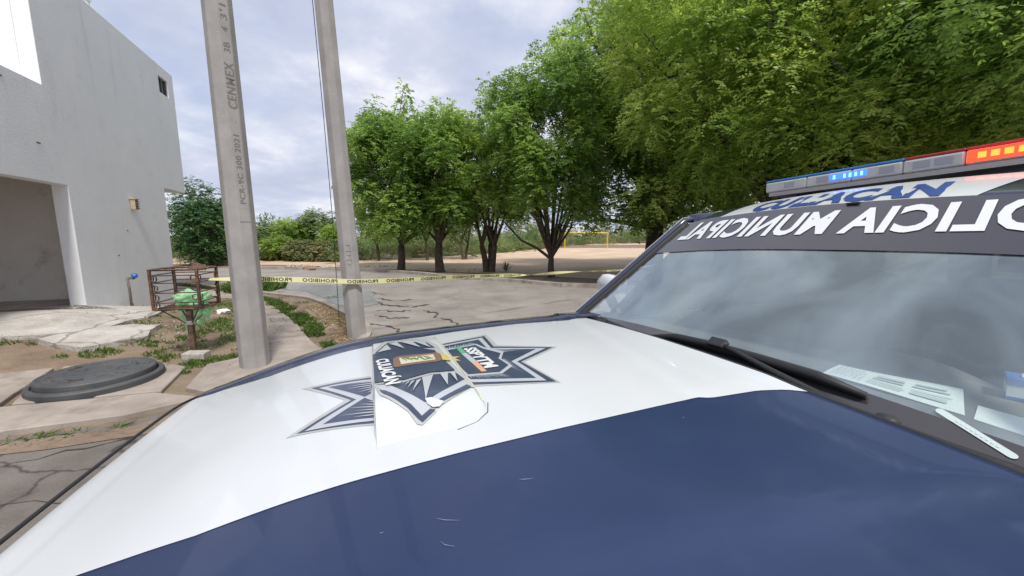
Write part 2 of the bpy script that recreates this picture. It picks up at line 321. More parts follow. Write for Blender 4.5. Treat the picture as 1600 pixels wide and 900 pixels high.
def flat(name, poly, m, dz, maxlen=.35, kind='structure', parent=None):
    v, f = sheet(poly, lambda x, y: (x, y, gz(x, y)+dz), maxlen); me = pyd(name, v, f)
    bm = bmesh.new(); bm.from_mesh(me); bmesh.ops.recalc_face_normals(bm, faces=bm.faces)
    if sum(q.normal.z for q in bm.faces) < 0: bmesh.ops.reverse_faces(bm, faces=bm.faces)
    bm.to_mesh(me); bm.free()
    return link(name, me, m, parent, smooth=True, kind=kind if parent is None else None)
NEAR = [(-14,-4),(-7.6,1.1),(-4.0,2.77),(-3.3,3.04),(-2.75,3.7),(-2.42,4.7),(-2.3,5.75),(-2.75,6.8),(-3.5,7.73),(-4.5,8.92),(-5.81,10.25),(-8.33,12.1),(-11.2,13.1),(-14.8,13.5),(-24,13.6)]
FAR = [(-24,19.5),(-16,19.2),(-12.2,18.6),(-7.06,17.4),(-4.38,16.1),(-2.05,14.14),(0,13.14),(1.6,12.0),(3.2,11.5),(6,9.7),(9.5,7.4),(14,5.4),(30,1)]
def smooth_line(p, k=4):
    out = []
    for i in range(len(p)-1):
        p0, p1, p2, p3 = [Vector((*p[min(max(j,0),len(p)-1)],0)) for j in (i-1, i, i+1, i+2)]
        for s in range(k):
            t = s/k; q = .5*((2*p1)+(-p0+p2)*t+(2*p0-5*p1+4*p2-p3)*t*t+(-p0+3*p1-3*p2+p3)*t**3); out.append((q.x, q.y))
    return out+[p[-1]]
nearL = smooth_line(NEAR); farL = smooth_line(FAR)
road = flat('road', nearL+farL+[(30,-6),(0,-6)], M['road'], .010, .6)
flat('sports_field', [(-40,26),(-20,21.6),(-12,20.8),(-7,18.6),(-4,17.4),(-1,16.2),(2.5,14.4),(6,12.8),(12,11.5),(30,16),(60,40),(60,64),(14,66),(7.6,57),(2,44),(-2,34),(-7,27.5),(-14,24.5),(-30,30)], M['field'], .014, 1.2)
flat('wet_patch', [(-5.0,9.9),(-4.6,9.3),(-4.0,8.6),(-3.4,8.35),(-3.1,8.9),(-3.6,9.6),(-3.9,10.6),(-4.8,11.9),(-6.3,12.9),(-7.6,13.1),(-7.9,12.6),(-6.4,11.6),(-5.8,10.8)], M['wet'], .016, .3)
M['asphalt'] = overlay(overlay(mat('old worn asphalt', (.105,.092,.08), .9, col2=(.17,.15,.135), nscale=2.5, bump=.8, bscale=60, bdist=.008), (.03,.026,.022), 1.5, .0, .022, .85, kind='v', offset=1.2), (.24,.21,.18), 26, .6, .8, .4, offset=5)
flat('old_asphalt', [(-14,-4),(-7.6,1.1),(-4.0,2.77),(-3.3,3.04),(-2.75,3.7),(-2.3,3.9),(-1.6,2.5),(-1,-4)], M['asphalt'], .016, .5)
flat('gutter_dirt', [(-7.6,1.0),(-4.0,2.68),(-3.2,2.97),(-2.7,3.6),(-2.55,3.5),(-2.95,2.85),(-3.5,2.62),(-4.3,2.42),(-5.2,1.85),(-7.6,.8)], M['soil'], .022, .2)
def crack(pts, wd, seed):
    r = random.Random(seed); L = []; R_ = []
    for i in range(len(pts)-1):
        a, b = Vector(pts[i]), Vector(pts[i+1]); d = b-a; nrm = Vector((-d.y, d.x)).normalized()
        for k in range(5):
            q = a+d*(k/5)+nrm*r.uniform(-.07,.07); ww = wd*r.choice((.12,.2,.5,.6))*r.uniform(.5,1); L.append(q+nrm*ww); R_.append(q-nrm*ww)
    L.append(Vector(pts[-1])); v = [(q.x, q.y) for q in L]+[(q.x, q.y) for q in reversed(R_)]
    flat('road_crack', v, M['crack'], .020, 9, parent=road)
M['crack'] = mat('crack filled with dark soil', (.035,.03,.022), .95, col2=(.075,.065,.045), nscale=9, bump=.6)
crack([(-4.1,10.9),(-3.6,10.3),(-3.05,10.1)], .06, 1); crack([(-3.3,9.1),(-2.9,8.6),(-2.3,8.4),(-1.9,8.7)], .10, 2); crack([(-3.6,9.7),(-3.0,9.3),(-2.5,9.4)], .08, 3)
crack([(-2.75,7.5),(-2.35,7.2),(-2.0,7.3)], .09, 4); crack([(-2.6,6.7),(-2.1,6.45),(-1.75,6.1)], .08, 5); crack([(-1.95,8.05),(-1.55,7.7),(-1.5,7.3),(-1.1,6.9),(-.95,6.6)], .07, 6)
crack([(-2.9,8.0),(-2.4,7.9),(-2.2,8.05)], .09, 8); crack([(-4.2,2.2),(-3.6,2.4),(-3.1,2.7),(-2.7,3.1)], .03, 7); crack([(-3.9,1.9),(-3.2,2.1),(-2.4,2.1)], .02, 9)
# kerbs
def kerb_line(name, pts, wd, h, m, seg=1.1):
    """a row of kerb stones along a polyline, each a child"""
    root = thing(name, '', '', (0,0,0)); del root['label']; del root['category']; root['kind'] = 'structure'
    P = [Vector(p) for p in pts]; acc = 0; cur = [P[0]]
    segs = []
    for i in range(1, len(P)):
        cur.append(P[i]); acc += (P[i]-P[i-1]).length
        if acc > seg: segs.append(cur); cur = [P[i]]; acc = 0
    if len(cur) > 1: segs.append(cur)
    for s in segs:
        L = []; R_ = []
        for i, q in enumerate(s):
            d = (s[min(i+1, len(s)-1)]-s[max(i-1, 0)]).normalized(); nn = Vector((-d.y, d.x)); e = d*.012*(1 if i == 0 else -1 if i == len(s)-1 else 0)
            L.append(q+nn*wd/2+e); R_.append(q-nn*wd/2+e)
        v = [(q.x, q.y) for q in L]+[(q.x, q.y) for q in reversed(R_)]
        dh = random.uniform(-.006,.006)
        me = slab(v, lambda x, y: (x, y, gz(x, y)+h+dh), h+.1, 2); link('kerb_stone', me, m, root)
    return root
kerb_line('kerb', nearL[20:56], .14, .06, M['kerb'])
farK = [q for q in farL if -14 < q[0] < 8]
kerb_line('kerb', farK, .22, .12, M['kerb'])
# footpath: slabs are pieces of it
path = thing('footpath', '', ''); del path['label']; del path['category']; path['kind'] = 'structure'
def path_slab(poly, h=.055, m='walk'):
    c = Vector((sum(p[0] for p in poly)/len(poly), sum(p[1] for p in poly)/len(poly)))
    poly = [tuple(c+(Vector(p)-c)*(1-.008/max(.1, (Vector(p)-c).length))) for p in poly]
    tx, ty = random.uniform(-.006,.006), random.uniform(-.006,.006)
    me = slab(poly, lambda x, y: (x, y, gz(x, y)+h+tx*(x-c.x)+ty*(y-c.y)), .12, .5); o = link('path_slab', me, M[m], path)
    b = o.modifiers.new('b', 'BEVEL'); b.width = .008; b.segments = 1; b.limit_method = 'ANGLE'; return o
path_slab([(-7.4,1.3),(-4.04,2.85),(-3.38,3.12),(-3.0,3.5),(-3.56,3.60),(-4.66,3.25),(-8.2,1.95)])
path_slab([(-3.56,3.66),(-4.64,3.31),(-4.84,3.56),(-5.2,4.22),(-4.4,4.5),(-3.92,4.38)], .045)
path_slab([(-4.72,3.28),(-7.6,2.3),(-7.7,3.0),(-5.55,4.0),(-5.26,4.18),(-4.9,3.55)], .04)
path_slab([(-3.38,3.72),(-2.95,3.58),(-2.62,4.0),(-2.5,4.5),(-2.52,4.95),(-3.3,4.98),(-3.72,4.42)], .05)
walkR = smooth_line([(-2.52,5.0),(-3.0,5.5),(-4.0,6.8),(-5.1,8.05),(-6.95,10.1),(-9.4,12.1),(-12.5,12.9)], 3)
walkL = smooth_line([(-3.6,5.02),(-4.1,5.9),(-5.1,7.3),(-6.0,8.75),(-7.7,10.6),(-9.6,11.35),(-12.5,11.9)], 3)
for i in range(len(walkR)-1): path_slab([walkR[i], walkR[i+1], walkL[i+1], walkL[i]], .04)
# driveway apron, cracked into plates
apron = thing('driveway_apron', '', ''); del apron['label']; del apron['category']; apron['kind'] = 'structure'
def plate(poly, h=.05):
    r = random.Random(int(abs(poly[0][0]*1000))); pts = []
    for i in range(len(poly)):
        a, b = Vector(poly[i]), Vector(poly[(i+1) % len(poly)]); k = max(2, int((b-a).length/.35)); nn = Vector((-(b-a).y, (b-a).x)).normalized()
        for j in range(k): pts.append(tuple(a+(b-a)*(j/k)+nn*r.uniform(-.05,.05)*(j > 0)))
    me = slab(pts, lambda x, y: (x, y, gz(x, y)+h), .1, .4); link('concrete_plate', me, M['apron'], apron)
plate([(-9.3,2.2),(-7.3,2.95),(-7.0,3.8),(-6.72,4.6),(-7.7,5.3),(-8.9,5.9)], .045)
plate([(-6.72,4.68),(-6.3,4.98),(-6.05,5.55),(-6.15,6.2),(-6.8,6.6),(-7.7,5.42)], .055)
plate([(-6.17,6.26),(-6.5,6.9),(-7.2,8.05),(-7.9,8.2),(-8.18,7.6),(-7.9,6.7),(-7.0,6.55)], .05)
plate([(-5.55,4.72),(-6.2,4.80),(-6.1,5.25),(-5.9,5.75),(-5.62,5.9),(-5.3,5.35)], .07)

# ---------------------------------------------------------------- house
HP0 = Vector((-9.05, 9.96, 0)); HD = Vector((-.37379, .92751, 0)); HN = Vector((.92751, .37379, 0))
house = thing('house', 'white stucco two storey house with open garage and overhanging upper floor', 'house', tuple(HP0))
house.rotation_euler = (0, 0, math.atan2(HD.y, HD.x))      # local x along the street wall, local -y outwards
# local: x = t, y = depth into the house is +y?  HD rotated +90deg = (-.9275,-.3738) = -HN -> into the house
def cells(tb, zb, mask, name, m, th=.22, parent=house):
    v = [(t, 0, z) for z in zb for t in tb]; n = len(tb); f = []
    for j in range(len(zb)-1):
        for i in range(n-1):
            if mask((tb[i]+tb[i+1])/2, (zb[j]+zb[j+1])/2): f.append((j*n+i, j*n+i+1, (j+1)*n+i+1, (j+1)*n+i))
    bm = bmesh.new(); vs = [bm.verts.new(q) for q in v]
    for q in f: bm.faces.new([vs[k] for k in q])
    r = bmesh.ops.extrude_face_region(bm, geom=bm.faces[:])
    for q in r['geom']:
        if isinstance(q, bmesh.types.BMVert): q.co.y += th
    bmesh.ops.delete(bm, geom=[q for q in bm.verts if not q.link_faces], context='VERTS')
    bmesh.ops.recalc_face_normals(bm, faces=bm.faces); me = bpy.data.meshes.new(name); bm.to_mesh(me); bm.free()
    return link(name, me, m, parent)
GT, RT = -3.42, -3.67
def fmask(t, z):
    if t > .25 and z < 2.85: return False
    if t < GT and z < 2.48: return False
    if t < RT and z > 4.06: return False
    if .68 < t < 1.2 and 5.38 < z < 5.80: return False
    return True
fw_ = cells([-9.5,RT,GT,.25,.68,1.2,1.57], [-.8,2.48,2.85,4.06,5.38,5.80,6.1], fmask, 'wall', M['stucco'])
b = fw_.modifiers.new('b', 'BEVEL'); b.width = .012; b.segments = 2; b.limit_method = 'ANGLE'; b.angle_limit = 1
def hbox(name, t0, t1, y0, y1, z0, z1, m, parent=house):
    q = MB(); q.box(((t0+t1)/2, (y0+y1)/2, (z0+z1)/2), (t1-t0, y1-y0, z1-z0)); return q.build(name, m, parent)
hbox('end_wall', .03, .25, .223, 7, -.8, 2.72, M['stucco']); hbox('end_wall', 1.35, 1.57, .223, 7, 2.97, 6.1, M['stucco'])
hbox('floor_slab', .252, 1.568, .223, 7, 2.852, 2.968, M['stucco'])
hbox('rear_wall', -9.5, 1.57, 7.003, 7.2, -.8, 6.0, M['stucco'])
hbox('flat_roof', RT+.22, 1.348, .223, 7, 5.6, 5.75, M['kerb'])
hbox('terrace_side_wall', RT+.001, RT+.2, .2202, 5, 3.4, 6.1, M['stucco'])
hbox('terrace_back_wall', -9.5, RT+.1, 3.2, 3.4, 3.4, 6.1, M['stucco'])
hbox('terrace_floor', -9.5, RT+.1, .223, 3.197, 3.2, 3.38, M['kerb'])
gb = hbox('garage_back_wall', -9.5, .027, 2.1, 2.28, -.3, 2.70, M['stucco_in'])
hbox('garage_ceiling', -9.5, .027, .223, 2.28, 2.72, 2.84, M['stucco_in'])
hbox('garage_floor', -9.5, .027, .223, 2.09, .10, .345, M['apron']); hbox('garage_sill', -9.5, GT-.003, .01, .2225, .0, .345, M['apron'])
hbox('garage_cross_wall', -2.3, -2.1, .223, 2.09, .347, 2.71, M['stucco_in'])
# brown patch of missing plaster on the garage back wall
pp = [(-4.35+.26*cos(a)*(1+.25*sin(3*a)), 1.95+.19*sin(a)*(1+.2*cos(2.3*a))) for a in np.linspace(0, 2*pi, 22)[:-1]]
v, f = sheet(pp, lambda x, z: (x, 2.094, z), .2); link('plaster_patch', pyd('plaster_patch', v, f), M['patch'], house)
# window with frame, mullion and panes
wf = MB()
for t0, t1, z0, z1 in ((.68,1.2,5.38,5.41),(.68,1.2,5.77,5.80),(.68,.71,5.41,5.77),(1.17,1.2,5.41,5.77),(.93,.95,5.41,5.77)): wf.box(((t0+t1)/2, .06, (z0+z1)/2), (t1-t0-.002, .05, z1-z0-.002))
wfo = wf.build('window', M['wframe'], house)
for t0, t1 in ((.712,.928),(.952,1.168)): hbox('pane', t0, t1, .07, .076, 5.412, 5.768, M['wglass'], wfo)
# wall lamp: body, top cap, louvres
lamp = thing('wall_lamp', 'sand coloured louvred lamp box on the white house wall', 'wall lamp', tuple(HP0+HD*(-1.45)+HN*.002+Vector((0,0,2.17)))); lamp.rotation_euler = house.rotation_euler
q = MB(); q.box((0,-.05,.13), (.13,.09,.22)); q.build('lamp_body', M['lampshade'], lamp, bevel=.006)
q = MB(); q.box((0,-.058,.252), (.16,.115,.022)); q.build('lamp_cap', M['lampshade'], lamp, bevel=.004)
for k in range(4): q = MB(); q.box((0,-.106,.05+k*.052), (.135,.03,.012)); q.build('louvre', M['oldwood'], lamp)
q = MB(); q.lathe([(.05,0),(.05,.14),(.08,.15),(.08,.17),(.03,.20)], n=16); vent = q.build('roof_vent', M['tank'])
vent.location = HP0+HD*(-1.83)-HN*.12+Vector((0,0,6.1)); tag(vent, 'small white vent cap standing on the edge of the house roof', 'roof vent')
for (t, z, sz) in ((-4.5,3.9,.09),(-3.95,3.08,.08),(-1.75,1.72,.04),(-2.2,1.2,.05),(-.9,.35,.05)): q = MB(); q.box((t,-.003,z), (sz,.008,.02), 0); q.build('wall_chip', M['patch'], house)
# water pipe, tap and blue valve in front of the wall
pb = HP0+HD*(-2.78)+HN*.35; pz = gz(pb.x, pb.y)+.03
tp = thing('water_tap', 'rusty standpipe with a blue meter cap beside the garage pillar', 'water pipe', (pb.x, pb.y, pz), .3)
q = MB(); q.tube([(0,0,0),(0,0,.36),(-.01,0,.60)], .022, 10); q.tube([(0,0,.18),(.03,.0,.0)], .014, 8); q.build('pipe', M['pipe'], tp, smooth=True)
q = MB(); q.tube([(-.01,0,.57),(.06,0,.575),(.11,-.02,.57)], .016, 10); q.box((.045,0,.60), (.06,.012,.02)); q.build('spout', M['pipe'], tp)
q = MB(); q.lathe([(.0,0),(.045,0),(.05,.02),(.05,.05),(.03,.062),(0,.064)], (0,0,0), 20); o = q.build('meter_cap', M['blueplastic'], tp, smooth=True); o.location = (.12,-.01,.62); o.rotation_euler = (1.1,0,.4)

# ---------------------------------------------------------------- concrete poles
def pole(loc, R0, R1, Hh, rz, lean, lab):
    t = thing('concrete_pole', lab, 'utility pole', loc, 0, 'grey concrete utility poles'); t.rotation_euler = (lean[0], lean[1], rz)
    nz = 14; v = []; f = []
    for i in range(nz+1):
        z = -.4+(Hh+.4)*i/nz; r = R0+(R1-R0)*max(0, z)/Hh
        for k in range(8):
            a = 2*pi*(k+.5)/8
            for da in (-.05,.05): v.append((r*cos(a+da), r*sin(a+da), z))
    for i in range(nz):
        for k in range(16): f.append((i*16+k, i*16+(k+1)%16, (i+1)*16+(k+1)%16, (i+1)*16+k))
    f.append(tuple(nz*16+k for k in range(16))); link('shaft', fixn(pyd('shaft', v, f)), M['pole'], t)
    return t
P1 = pole((-3.12,4.42,.04), .158, .110, 9, radians(-35.5+90+0), (0,0), 'nearer thick octagonal concrete pole stamped with raised lettering, beside the rubbish basket')
P2 = pole((-2.47,5.86,0), .148, .10, 9, radians(90-24), (0,0), 'farther slim octagonal concrete pole behind the truck bonnet, wrapped by the yellow tape')
P1.rotation_euler = (0, radians(-.5), radians(55)); P2.rotation_euler = (0, radians(-2.9), radians(66))
def pole_text(P, s, z0, z1, hcap, face, R0=.158, R1=.110, Hh=9, m='engrave', side=0, bold=.012):
    """lettering running up a face of the pole; face = angle of the face normal in pole space"""
    v, f, wd = text_geo(s, bold=bold, spacing=1.1); k = (z1-z0)/wd; out = []
    for x, y in v:
        z = z0+x*k; r = (R0+(R1-R0)*z/Hh)*cos(pi/8-.05)+.0022; u = side+(y-.5)*hcap     # text up = left as seen
        out.append((r*cos(face)+u*sin(face), r*sin(face)-u*cos(face), z))
    par = list(range(len(out)))
    def find(i):
        while par[i] != i: i = par[i]
        return i
    for q in f:
        for k in q[1:]: par[find(k)] = find(q[0])
    for root in {find(q[0]) for q in f}:          # one mesh per stamped character
        fs = [q for q in f if find(q[0]) == root]; ids = sorted({k for q in fs for k in q}); mp = {k: i for i, k in enumerate(ids)}
        link('stamped_letter', pyd('stamped_letter', [out[k] for k in ids], [tuple(mp[k] for k in q) for q in fs]), M[m], P)
LF = radians(-90-45+0)     # set below
for P, face in ((P1, None),):
    # the face whose normal points nearest the camera, slightly to its left
    want = math.atan2(-P.location.y, -P.location.x) - P.rotation_euler.z
    face = min((2*pi*k/8 for k in range(8)), key=lambda a: abs((a-want+pi) % (2*pi)-pi))
    pole_text(P, "PCR-9C 300 2021", 1.92, 2.66, .055, face); pole_text(P, "CENMEX", 2.93, 3.40, .085, face); pole_text(P, "3B", 3.50, 3.60, .06, face)
    pole_text(P, "4", 3.70, 3.75, .055, face); pole_text(P, "3'1", 3.82, 3.97, .06, face); pole_text(P, ".", 2.78, 2.80, .03, face)
    r = .149*cos(pi/8-.05); q = MB(); q.box((0,0,0), (.004,.105,.006)); o = q.build('joint_line', M['engrave'], P); o.location = (r*cos(face), r*sin(face), 1.72); o.rotation_euler = (0,0,face)
want = math.atan2(-P2.location.y, -P2.location.x)-P2.rotation_euler.z; f2 = min((2*pi*k/8 for k in range(8)), key=lambda a: abs((a-want+pi) % (2*pi)-pi))
q = MB()
for zz, ww in ((1.13,.05),(1.2,.09),(1.27,.05),(1.33,.08),(1.42,.06)): q.box((0,0,zz-1.28), (.004,ww,.012)); q.box((0,ww/2-.01,zz-1.31), (.004,.008,.06))
o = q.build('worn_stencil', M['engrave'], P2); rr = .141*cos(pi/8-.05); o.location = (rr*cos(f2)+.001, rr*sin(f2), 1.33); o.rotation_euler = (0,0,f2)
q = MB(); q.tube([(-3.16,6.75,0),(-3.13,6.7,.6),(-3.13,6.68,2.0),(-3.13,6.6,3.6),(-3.12,6.45,5.4),(-3.05,6.3,6.6),(-2.95,6.1,8.4)], .0055, 6)
tag(q.build('earth_wire', M['cable']), 'thin dark wire hanging to the verge behind the farther pole', 'wire')

# ---------------------------------------------------------------- barrier tape
tape_pts = [Vector((-4.02,4.98,1.035)), Vector((-3.3,5.17,1.005)), Vector((-2.40,5.66,.925)), Vector((-.6,7.0,.855)), Vector((1.2,8.6,.775)), Vector((3.4,10.4,.70)), Vector((6.3,12.8,.95))]
L_ = [0]
for i in range(1, len(tape_pts)): L_.append(L_[-1]+(tape_pts[i]-tape_pts[i-1]).length)
def tape_at(s, h):
    """point on the tape: s metres along, h in -.5....5 of its width"""
    for i in range(len(L_)-1):
        if s <= L_[i+1] or i == len(L_)-2:
            t = (s-L_[i])/(L_[i+1]-L_[i]); p = tape_pts[i].lerp(tape_pts[i+1], t); d = (tape_pts[i+1]-tape_pts[i]).normalized(); break
    tw = 0 if s < 4.6 else (s-4.6)*1.9
    tw += .35*sin(s*1.3) + (1.25*max(0, 1-(s/.7)) if s < .7 else 0)
    sag = .01*sin(s*2.1)
    side = Vector((-d.y, d.x, 0)).normalized(); up = Vector((0,0,1))*cos(tw)+side*sin(tw); wd = .074 if s < 4.6 else max(.045, .074-(s-4.6)*.01)
    return p+up*(h*wd)+Vector((0,0,sag)), side*cos(tw)-Vector((0,0,1))*sin(tw)
S = np.arange(0, L_[-1], .05); v = []; f = []
for s in S:
    for h in (-.5,-.17,.17,.5): v.append(tape_at(s, h)[0])
for i in range(len(S)-1):
    for k in range(3): f.append((i*4+k, (i+1)*4+k, (i+1)*4+k+1, i*4+k+1))
tape = link('barrier_tape', pyd('tape', v, f), M['tape'], smooth=True)
tag(tape, 'yellow barrier tape printed PROHIBIDO stretched from the basket past the poles', 'barrier tape')
tv, tf, tw_ = text_geo('PROHIBIDO', bold=.035, spacing=1.08, res=2)
s = .52
while s < 9.5:
    out = []
    for x, y in tv:
        ss = s+(tw_-x)*(.455/tw_); p, nn = tape_at(ss, (y-.5)*.70); out.append(p-nn*.002)
    link('printed_word', pyd('word', out, tf), M['tape_ink'], tape); s += .585
# ---------------------------------------------------------------- basket on a post
bk = thing('rubbish_basket', 'rusty wrought iron rubbish basket on a square post', 'rubbish basket', (-4.29,4.93,gz(-4.27,4.93)), radians(14))
bx0, bx1, by0, by1, bz0, bz1 = -.25,.25,-.24,.24,.66,1.16
q = MB()
for z in (bz0, bz1):
    for a_, b_ in (((bx0,by0),(bx1,by0)),((bx1,by0),(bx1,by1)),((bx1,by1),(bx0,by1)),((bx0,by1),(bx0,by0))): q.tube([(*a_,z),(*b_,z)], .013, 4)
for x in (bx0,bx1):
    for y in (by0,by1): q.box((x,y,(bz0+bz1)/2), (.028,.028,bz1-bz0+.02))
q.build('frame', M['rust'], bk)
for z in (.745,.87,.995,1.09):
    for a_, b_ in (((bx0,by0),(bx1,by0)),((bx1,by0),(bx1,by1)),((bx1,by1),(bx0,by1)),((bx0,by1),(bx0,by0))):
        q = MB(); q.tube([(*a_,z),(*b_,z)], .0075, 6); q.build('bar', M['rust'], bk)
def scroll(c, dirx, sgn):
    pts = []
    for k in range(12):
        a = k/11*3.9; r = .048*(1-k/16); pts.append((c[0]+dirx[0]*r*cos(a), c[1]+dirx[1]*r*cos(a), c[2]+sgn*r*sin(a)))
    return pts
for (cx, cy, dx_) in ((bx0+.05,by0-.004,(-1,0)),(bx1-.05,by0-.004,(1,0)),(bx1+.004,by0+.05,(0,-1)),(bx0-.004,by0+.05,(0,-1)),(bx1+.004,by1-.05,(0,1))):
    for z in (.71,.81,.93,1.05):
        q = MB(); q.tube(scroll((cx,cy,z), dx_, 1), .006, 5); q.tube(scroll((cx,cy,z+.0), dx_, -1), .006, 5); q.build('scroll', M['rust'], bk)
for k in range(7): q = MB(); q.box((0, by0+.04+k*.067, bz0+.008), (.52,.018,.008)); q.build('floor_bar', M['rust'], bk)
q = MB(); q.box((.0,.0,.33), (.062,.062,.68)); q.build('post', M['oldwood'], bk, bevel=.004)
q = MB()
for sx, sy in ((-1,-1),(1,-1),(-1,1),(1,1)): q.tube([(sx*.21,sy*.2,bz0-.005),(sx*.035,sy*.035,.44)], .008, 6)
q.build('brace', M['iron'], bk)
q = MB(); q.box((0,0,.435), (.075,.075,.05)); q.build('collar', M['alu'], bk)
def blob_mesh(name, pts, r, m, noise=.25, seed=1, sub=3, scale=(1,1,1)):
    bm = bmesh.new(); bmesh.ops.create_icosphere(bm, subdivisions=sub, radius=r); rr = random.Random(seed)
    ph = [(rr.uniform(4,11), rr.uniform(0,6), Vector((rr.uniform(-1,1),rr.uniform(-1,1),rr.uniform(-1,1))).normalized()) for _ in range(7)]
    for q_ in bm.verts:
        d = q_.co.normalized(); k = 1+sum(noise/4*sin(d.dot(ax_)*fr*1.3+p0) for fr, p0, ax_ in ph)
        q_.co = Vector((d.x*scale[0], d.y*scale[1], d.z*scale[2]))*r*k
    me = bpy.data.meshes.new(name); bm.to_mesh(me); bm.free(); return me
# green bag: a full lump in the basket, skirts hanging through the bars
bag = thing('plastic_bag', 'torn light green plastic bag hanging through the iron basket', 'plastic bag', (-4.30,4.97,.66), radians(14))
me = blob_mesh('bag', None, .125, M['bag'], .5, 5, 4, (1.35,1.0,.72)); o = link('bag_lump', me, M['bag'], bag, smooth=True, loc=(.0,.05,.11))
def skirt(x0, x1, y, z0, zlow, seed):
    rr = random.Random(seed); nx, nz = 26, 16; v = []; f = []
    for i in range(nx+1):
        u = i/nx; low = zlow(u)
        for j in range(nz+1):
            t = j/nz; v.append((x0+(x1-x0)*(.5+(u-.5)*(1-.18*t)), y+.035*sin(u*17+seed)*t+.02*sin(u*31+t*5)+.02*sin(t*9+u*4), z0+(low-z0)*t))
    for i in range(nx):
        for j in range(nz): f.append((i*(nz+1)+j, (i+1)*(nz+1)+j, (i+1)*(nz+1)+j+1, i*(nz+1)+j+1))
    return pyd('skirt', v, f)
link('bag_skirt', skirt(-.20,.20,.10,.03,lambda u: -.16-.12*sin(u*3.1)-(.20 if u < .34 else 0)*sin(min(1,u/.34)*3.14)-.05*sin(u*20), 2), M['bag'], bag, smooth=True)
link('bag_skirt', skirt(-.02,.22,.02,.05,lambda u: -.06-.10*u-.03*sin(u*23), 5), M['bag'], bag, smooth=True)
# block at the foot of the post
q = MB(); q.box((0,0,.05), (.26,.16,.10)); o = q.build('concrete_block', M['rock'], bevel=.015); o.location = (-4.10,4.74,gz(-4.1,4.74)); o.rotation_euler = (.03,.02,.15)
tag(o, 'broken grey concrete block lying at the foot of the basket post', 'concrete block')
q = MB()
for k in range(7): a = k*.9; q.tube([(-.05+.03*k,-.1+.03*cos(a),.0),(.02*k,.0,.06+.02*sin(a)),(.08-.02*k,.12,.015+.01*k)], .013, 5)
o = q.build('dry_palm_litter', M['oldwood']); o.location = (-4.22,5.0,1.17); o.rotation_euler = (0,0,.5); tag(o, 'dry brown sticks and leaves heaped on top of the basket rim', 'sticks')
o.location.z = 1.165
# manhole: ring, lid, handles, raised pattern
mhx, mhy = -4.42,3.88; mz = gz(mhx, mhy)+.042
mh = thing('manhole_cover', 'raised round black manhole cover with two rings on the footpath', 'manhole cover', (mhx,mhy,mz), .3)
q = MB(); q.lathe([(.515,-.02),(.518,.045),(.510,.058),(.472,.064),(.462,.04)], n=96); q.build('ring', M['manhole'], mh, smooth=False)
q = MB(); q.lathe([(.455,.02),(.455,.108),(.448,.119),(.425,.122),(.420,.115),(.405,.115),(.400,.121),(.0001,.124)], n=96); lid = q.build('lid', M['manhole'], mh)
for a in (.6,2.7,4.7):
    q = MB(); q.box((.3*cos(a),.3*sin(a),.1265), (.11,.02,.006), a+1.57); q.build('handle_slot', M['iron'], lid)
q = MB(); rr = random.Random(4)
for k in range(60):
    a = rr.uniform(0,6.28); r = .37*sqrt(rr.random()); q.box((r*cos(a), r*sin(a), .123), (.03,.009,.005), rr.uniform(0,3))
q.build('raised_mark', M['manhole'], lid, kind='stuff')
# goal and green post
gl = thing('football_goal', 'small yellow football goal frame at the far side of the dirt field', 'goal', (6.95,50,0))
q = MB(); q.tube([(0,0,0),(0,0,2.0)], .055, 10); q.build('post', M['yellow'], gl); q = MB(); q.tube([(5.6,0,0),(5.6,0,2.0)], .055, 10); q.build('post', M['yellow'], gl)
q = MB(); q.tube([(-.05,0,2.05),(5.65,0,2.05)], .055, 10); q.build('crossbar', M['yellow'], gl)
for x in (0,5.6): q = MB(); q.tube([(x,.06,2.0),(x,1.1,0)], .03, 6); q.build('back_stay', M['yellow'], gl)
q = MB(); q.tube([(0,0,0),(0,0,2.6)], .06, 8); q.lathe([(.065,2.6),(.05,2.66),(.0001,2.68)], n=8); o = q.build('fence_post', M['greenpaint']); o.location = (.22,42,0); tag(o, 'thin dark green post standing before the scrub beyond the field', 'post')
# rubble and litter
rr = random.Random(11)
def rocks(n, region, smin, smax, name, m, seed):
    rr = random.Random(seed); q = MB()
    for _ in range(n):
        x, y = region(rr); s = rr.uniform(smin, smax)*rr.choice((.5,.7,1)); R = Matrix.Rotation(rr.uniform(0,6), 3, 'Z') @ Matrix.Rotation(rr.uniform(0,1), 3, 'X')
        v = []
        for sx, sy, sz in ((1,0,0),(-1,0,0),(0,1,0),(0,-1,0),(0,0,1),(0,0,-1)): v.append(R @ Vector((sx*s*rr.uniform(.6,1.2), sy*s*rr.uniform(.6,1.2), sz*s*rr.uniform(.35,.7))) + Vector((x, y, gz(x, y)+s*.15)))
        q.add(v, [(0,2,4),(2,1,4),(1,3,4),(3,0,4),(2,0,5),(1,2,5),(3,1,5),(0,3,5)])
    return q.build(name, m, kind='stuff')
def reg_yard(r):
    u = r.random(); x = -3.3-u*4.4; y = 4.7+r.random()*3.6+u*1.0; return x, y
def reg_verge(r):
    t = r.random(); i = int(t*15); a = Vector(nearL[24+i]); b_ = Vector(walkR[min(i, len(walkR)-1)]); q = a.lerp(b_, r.uniform(.1,.95)); return q.x, q.y
rocks(900, reg_yard, .006, .03, 'pebbles', M['rock'], 1); rocks(260, reg_verge, .008, .028, 'verge_pebbles', M['rock'], 2)
rocks(90, lambda r: (r.uniform(-12,-6), 20+r.uniform(-.7,.7)), .05, .16, 'field_edge_rubble', M['rock'], 3)
rocks(150, lambda r: (-6+r.uniform(0,9), 17.6+r.uniform(-1,1)-.0), .02, .07, 'field_rubble', M['brick'], 4)
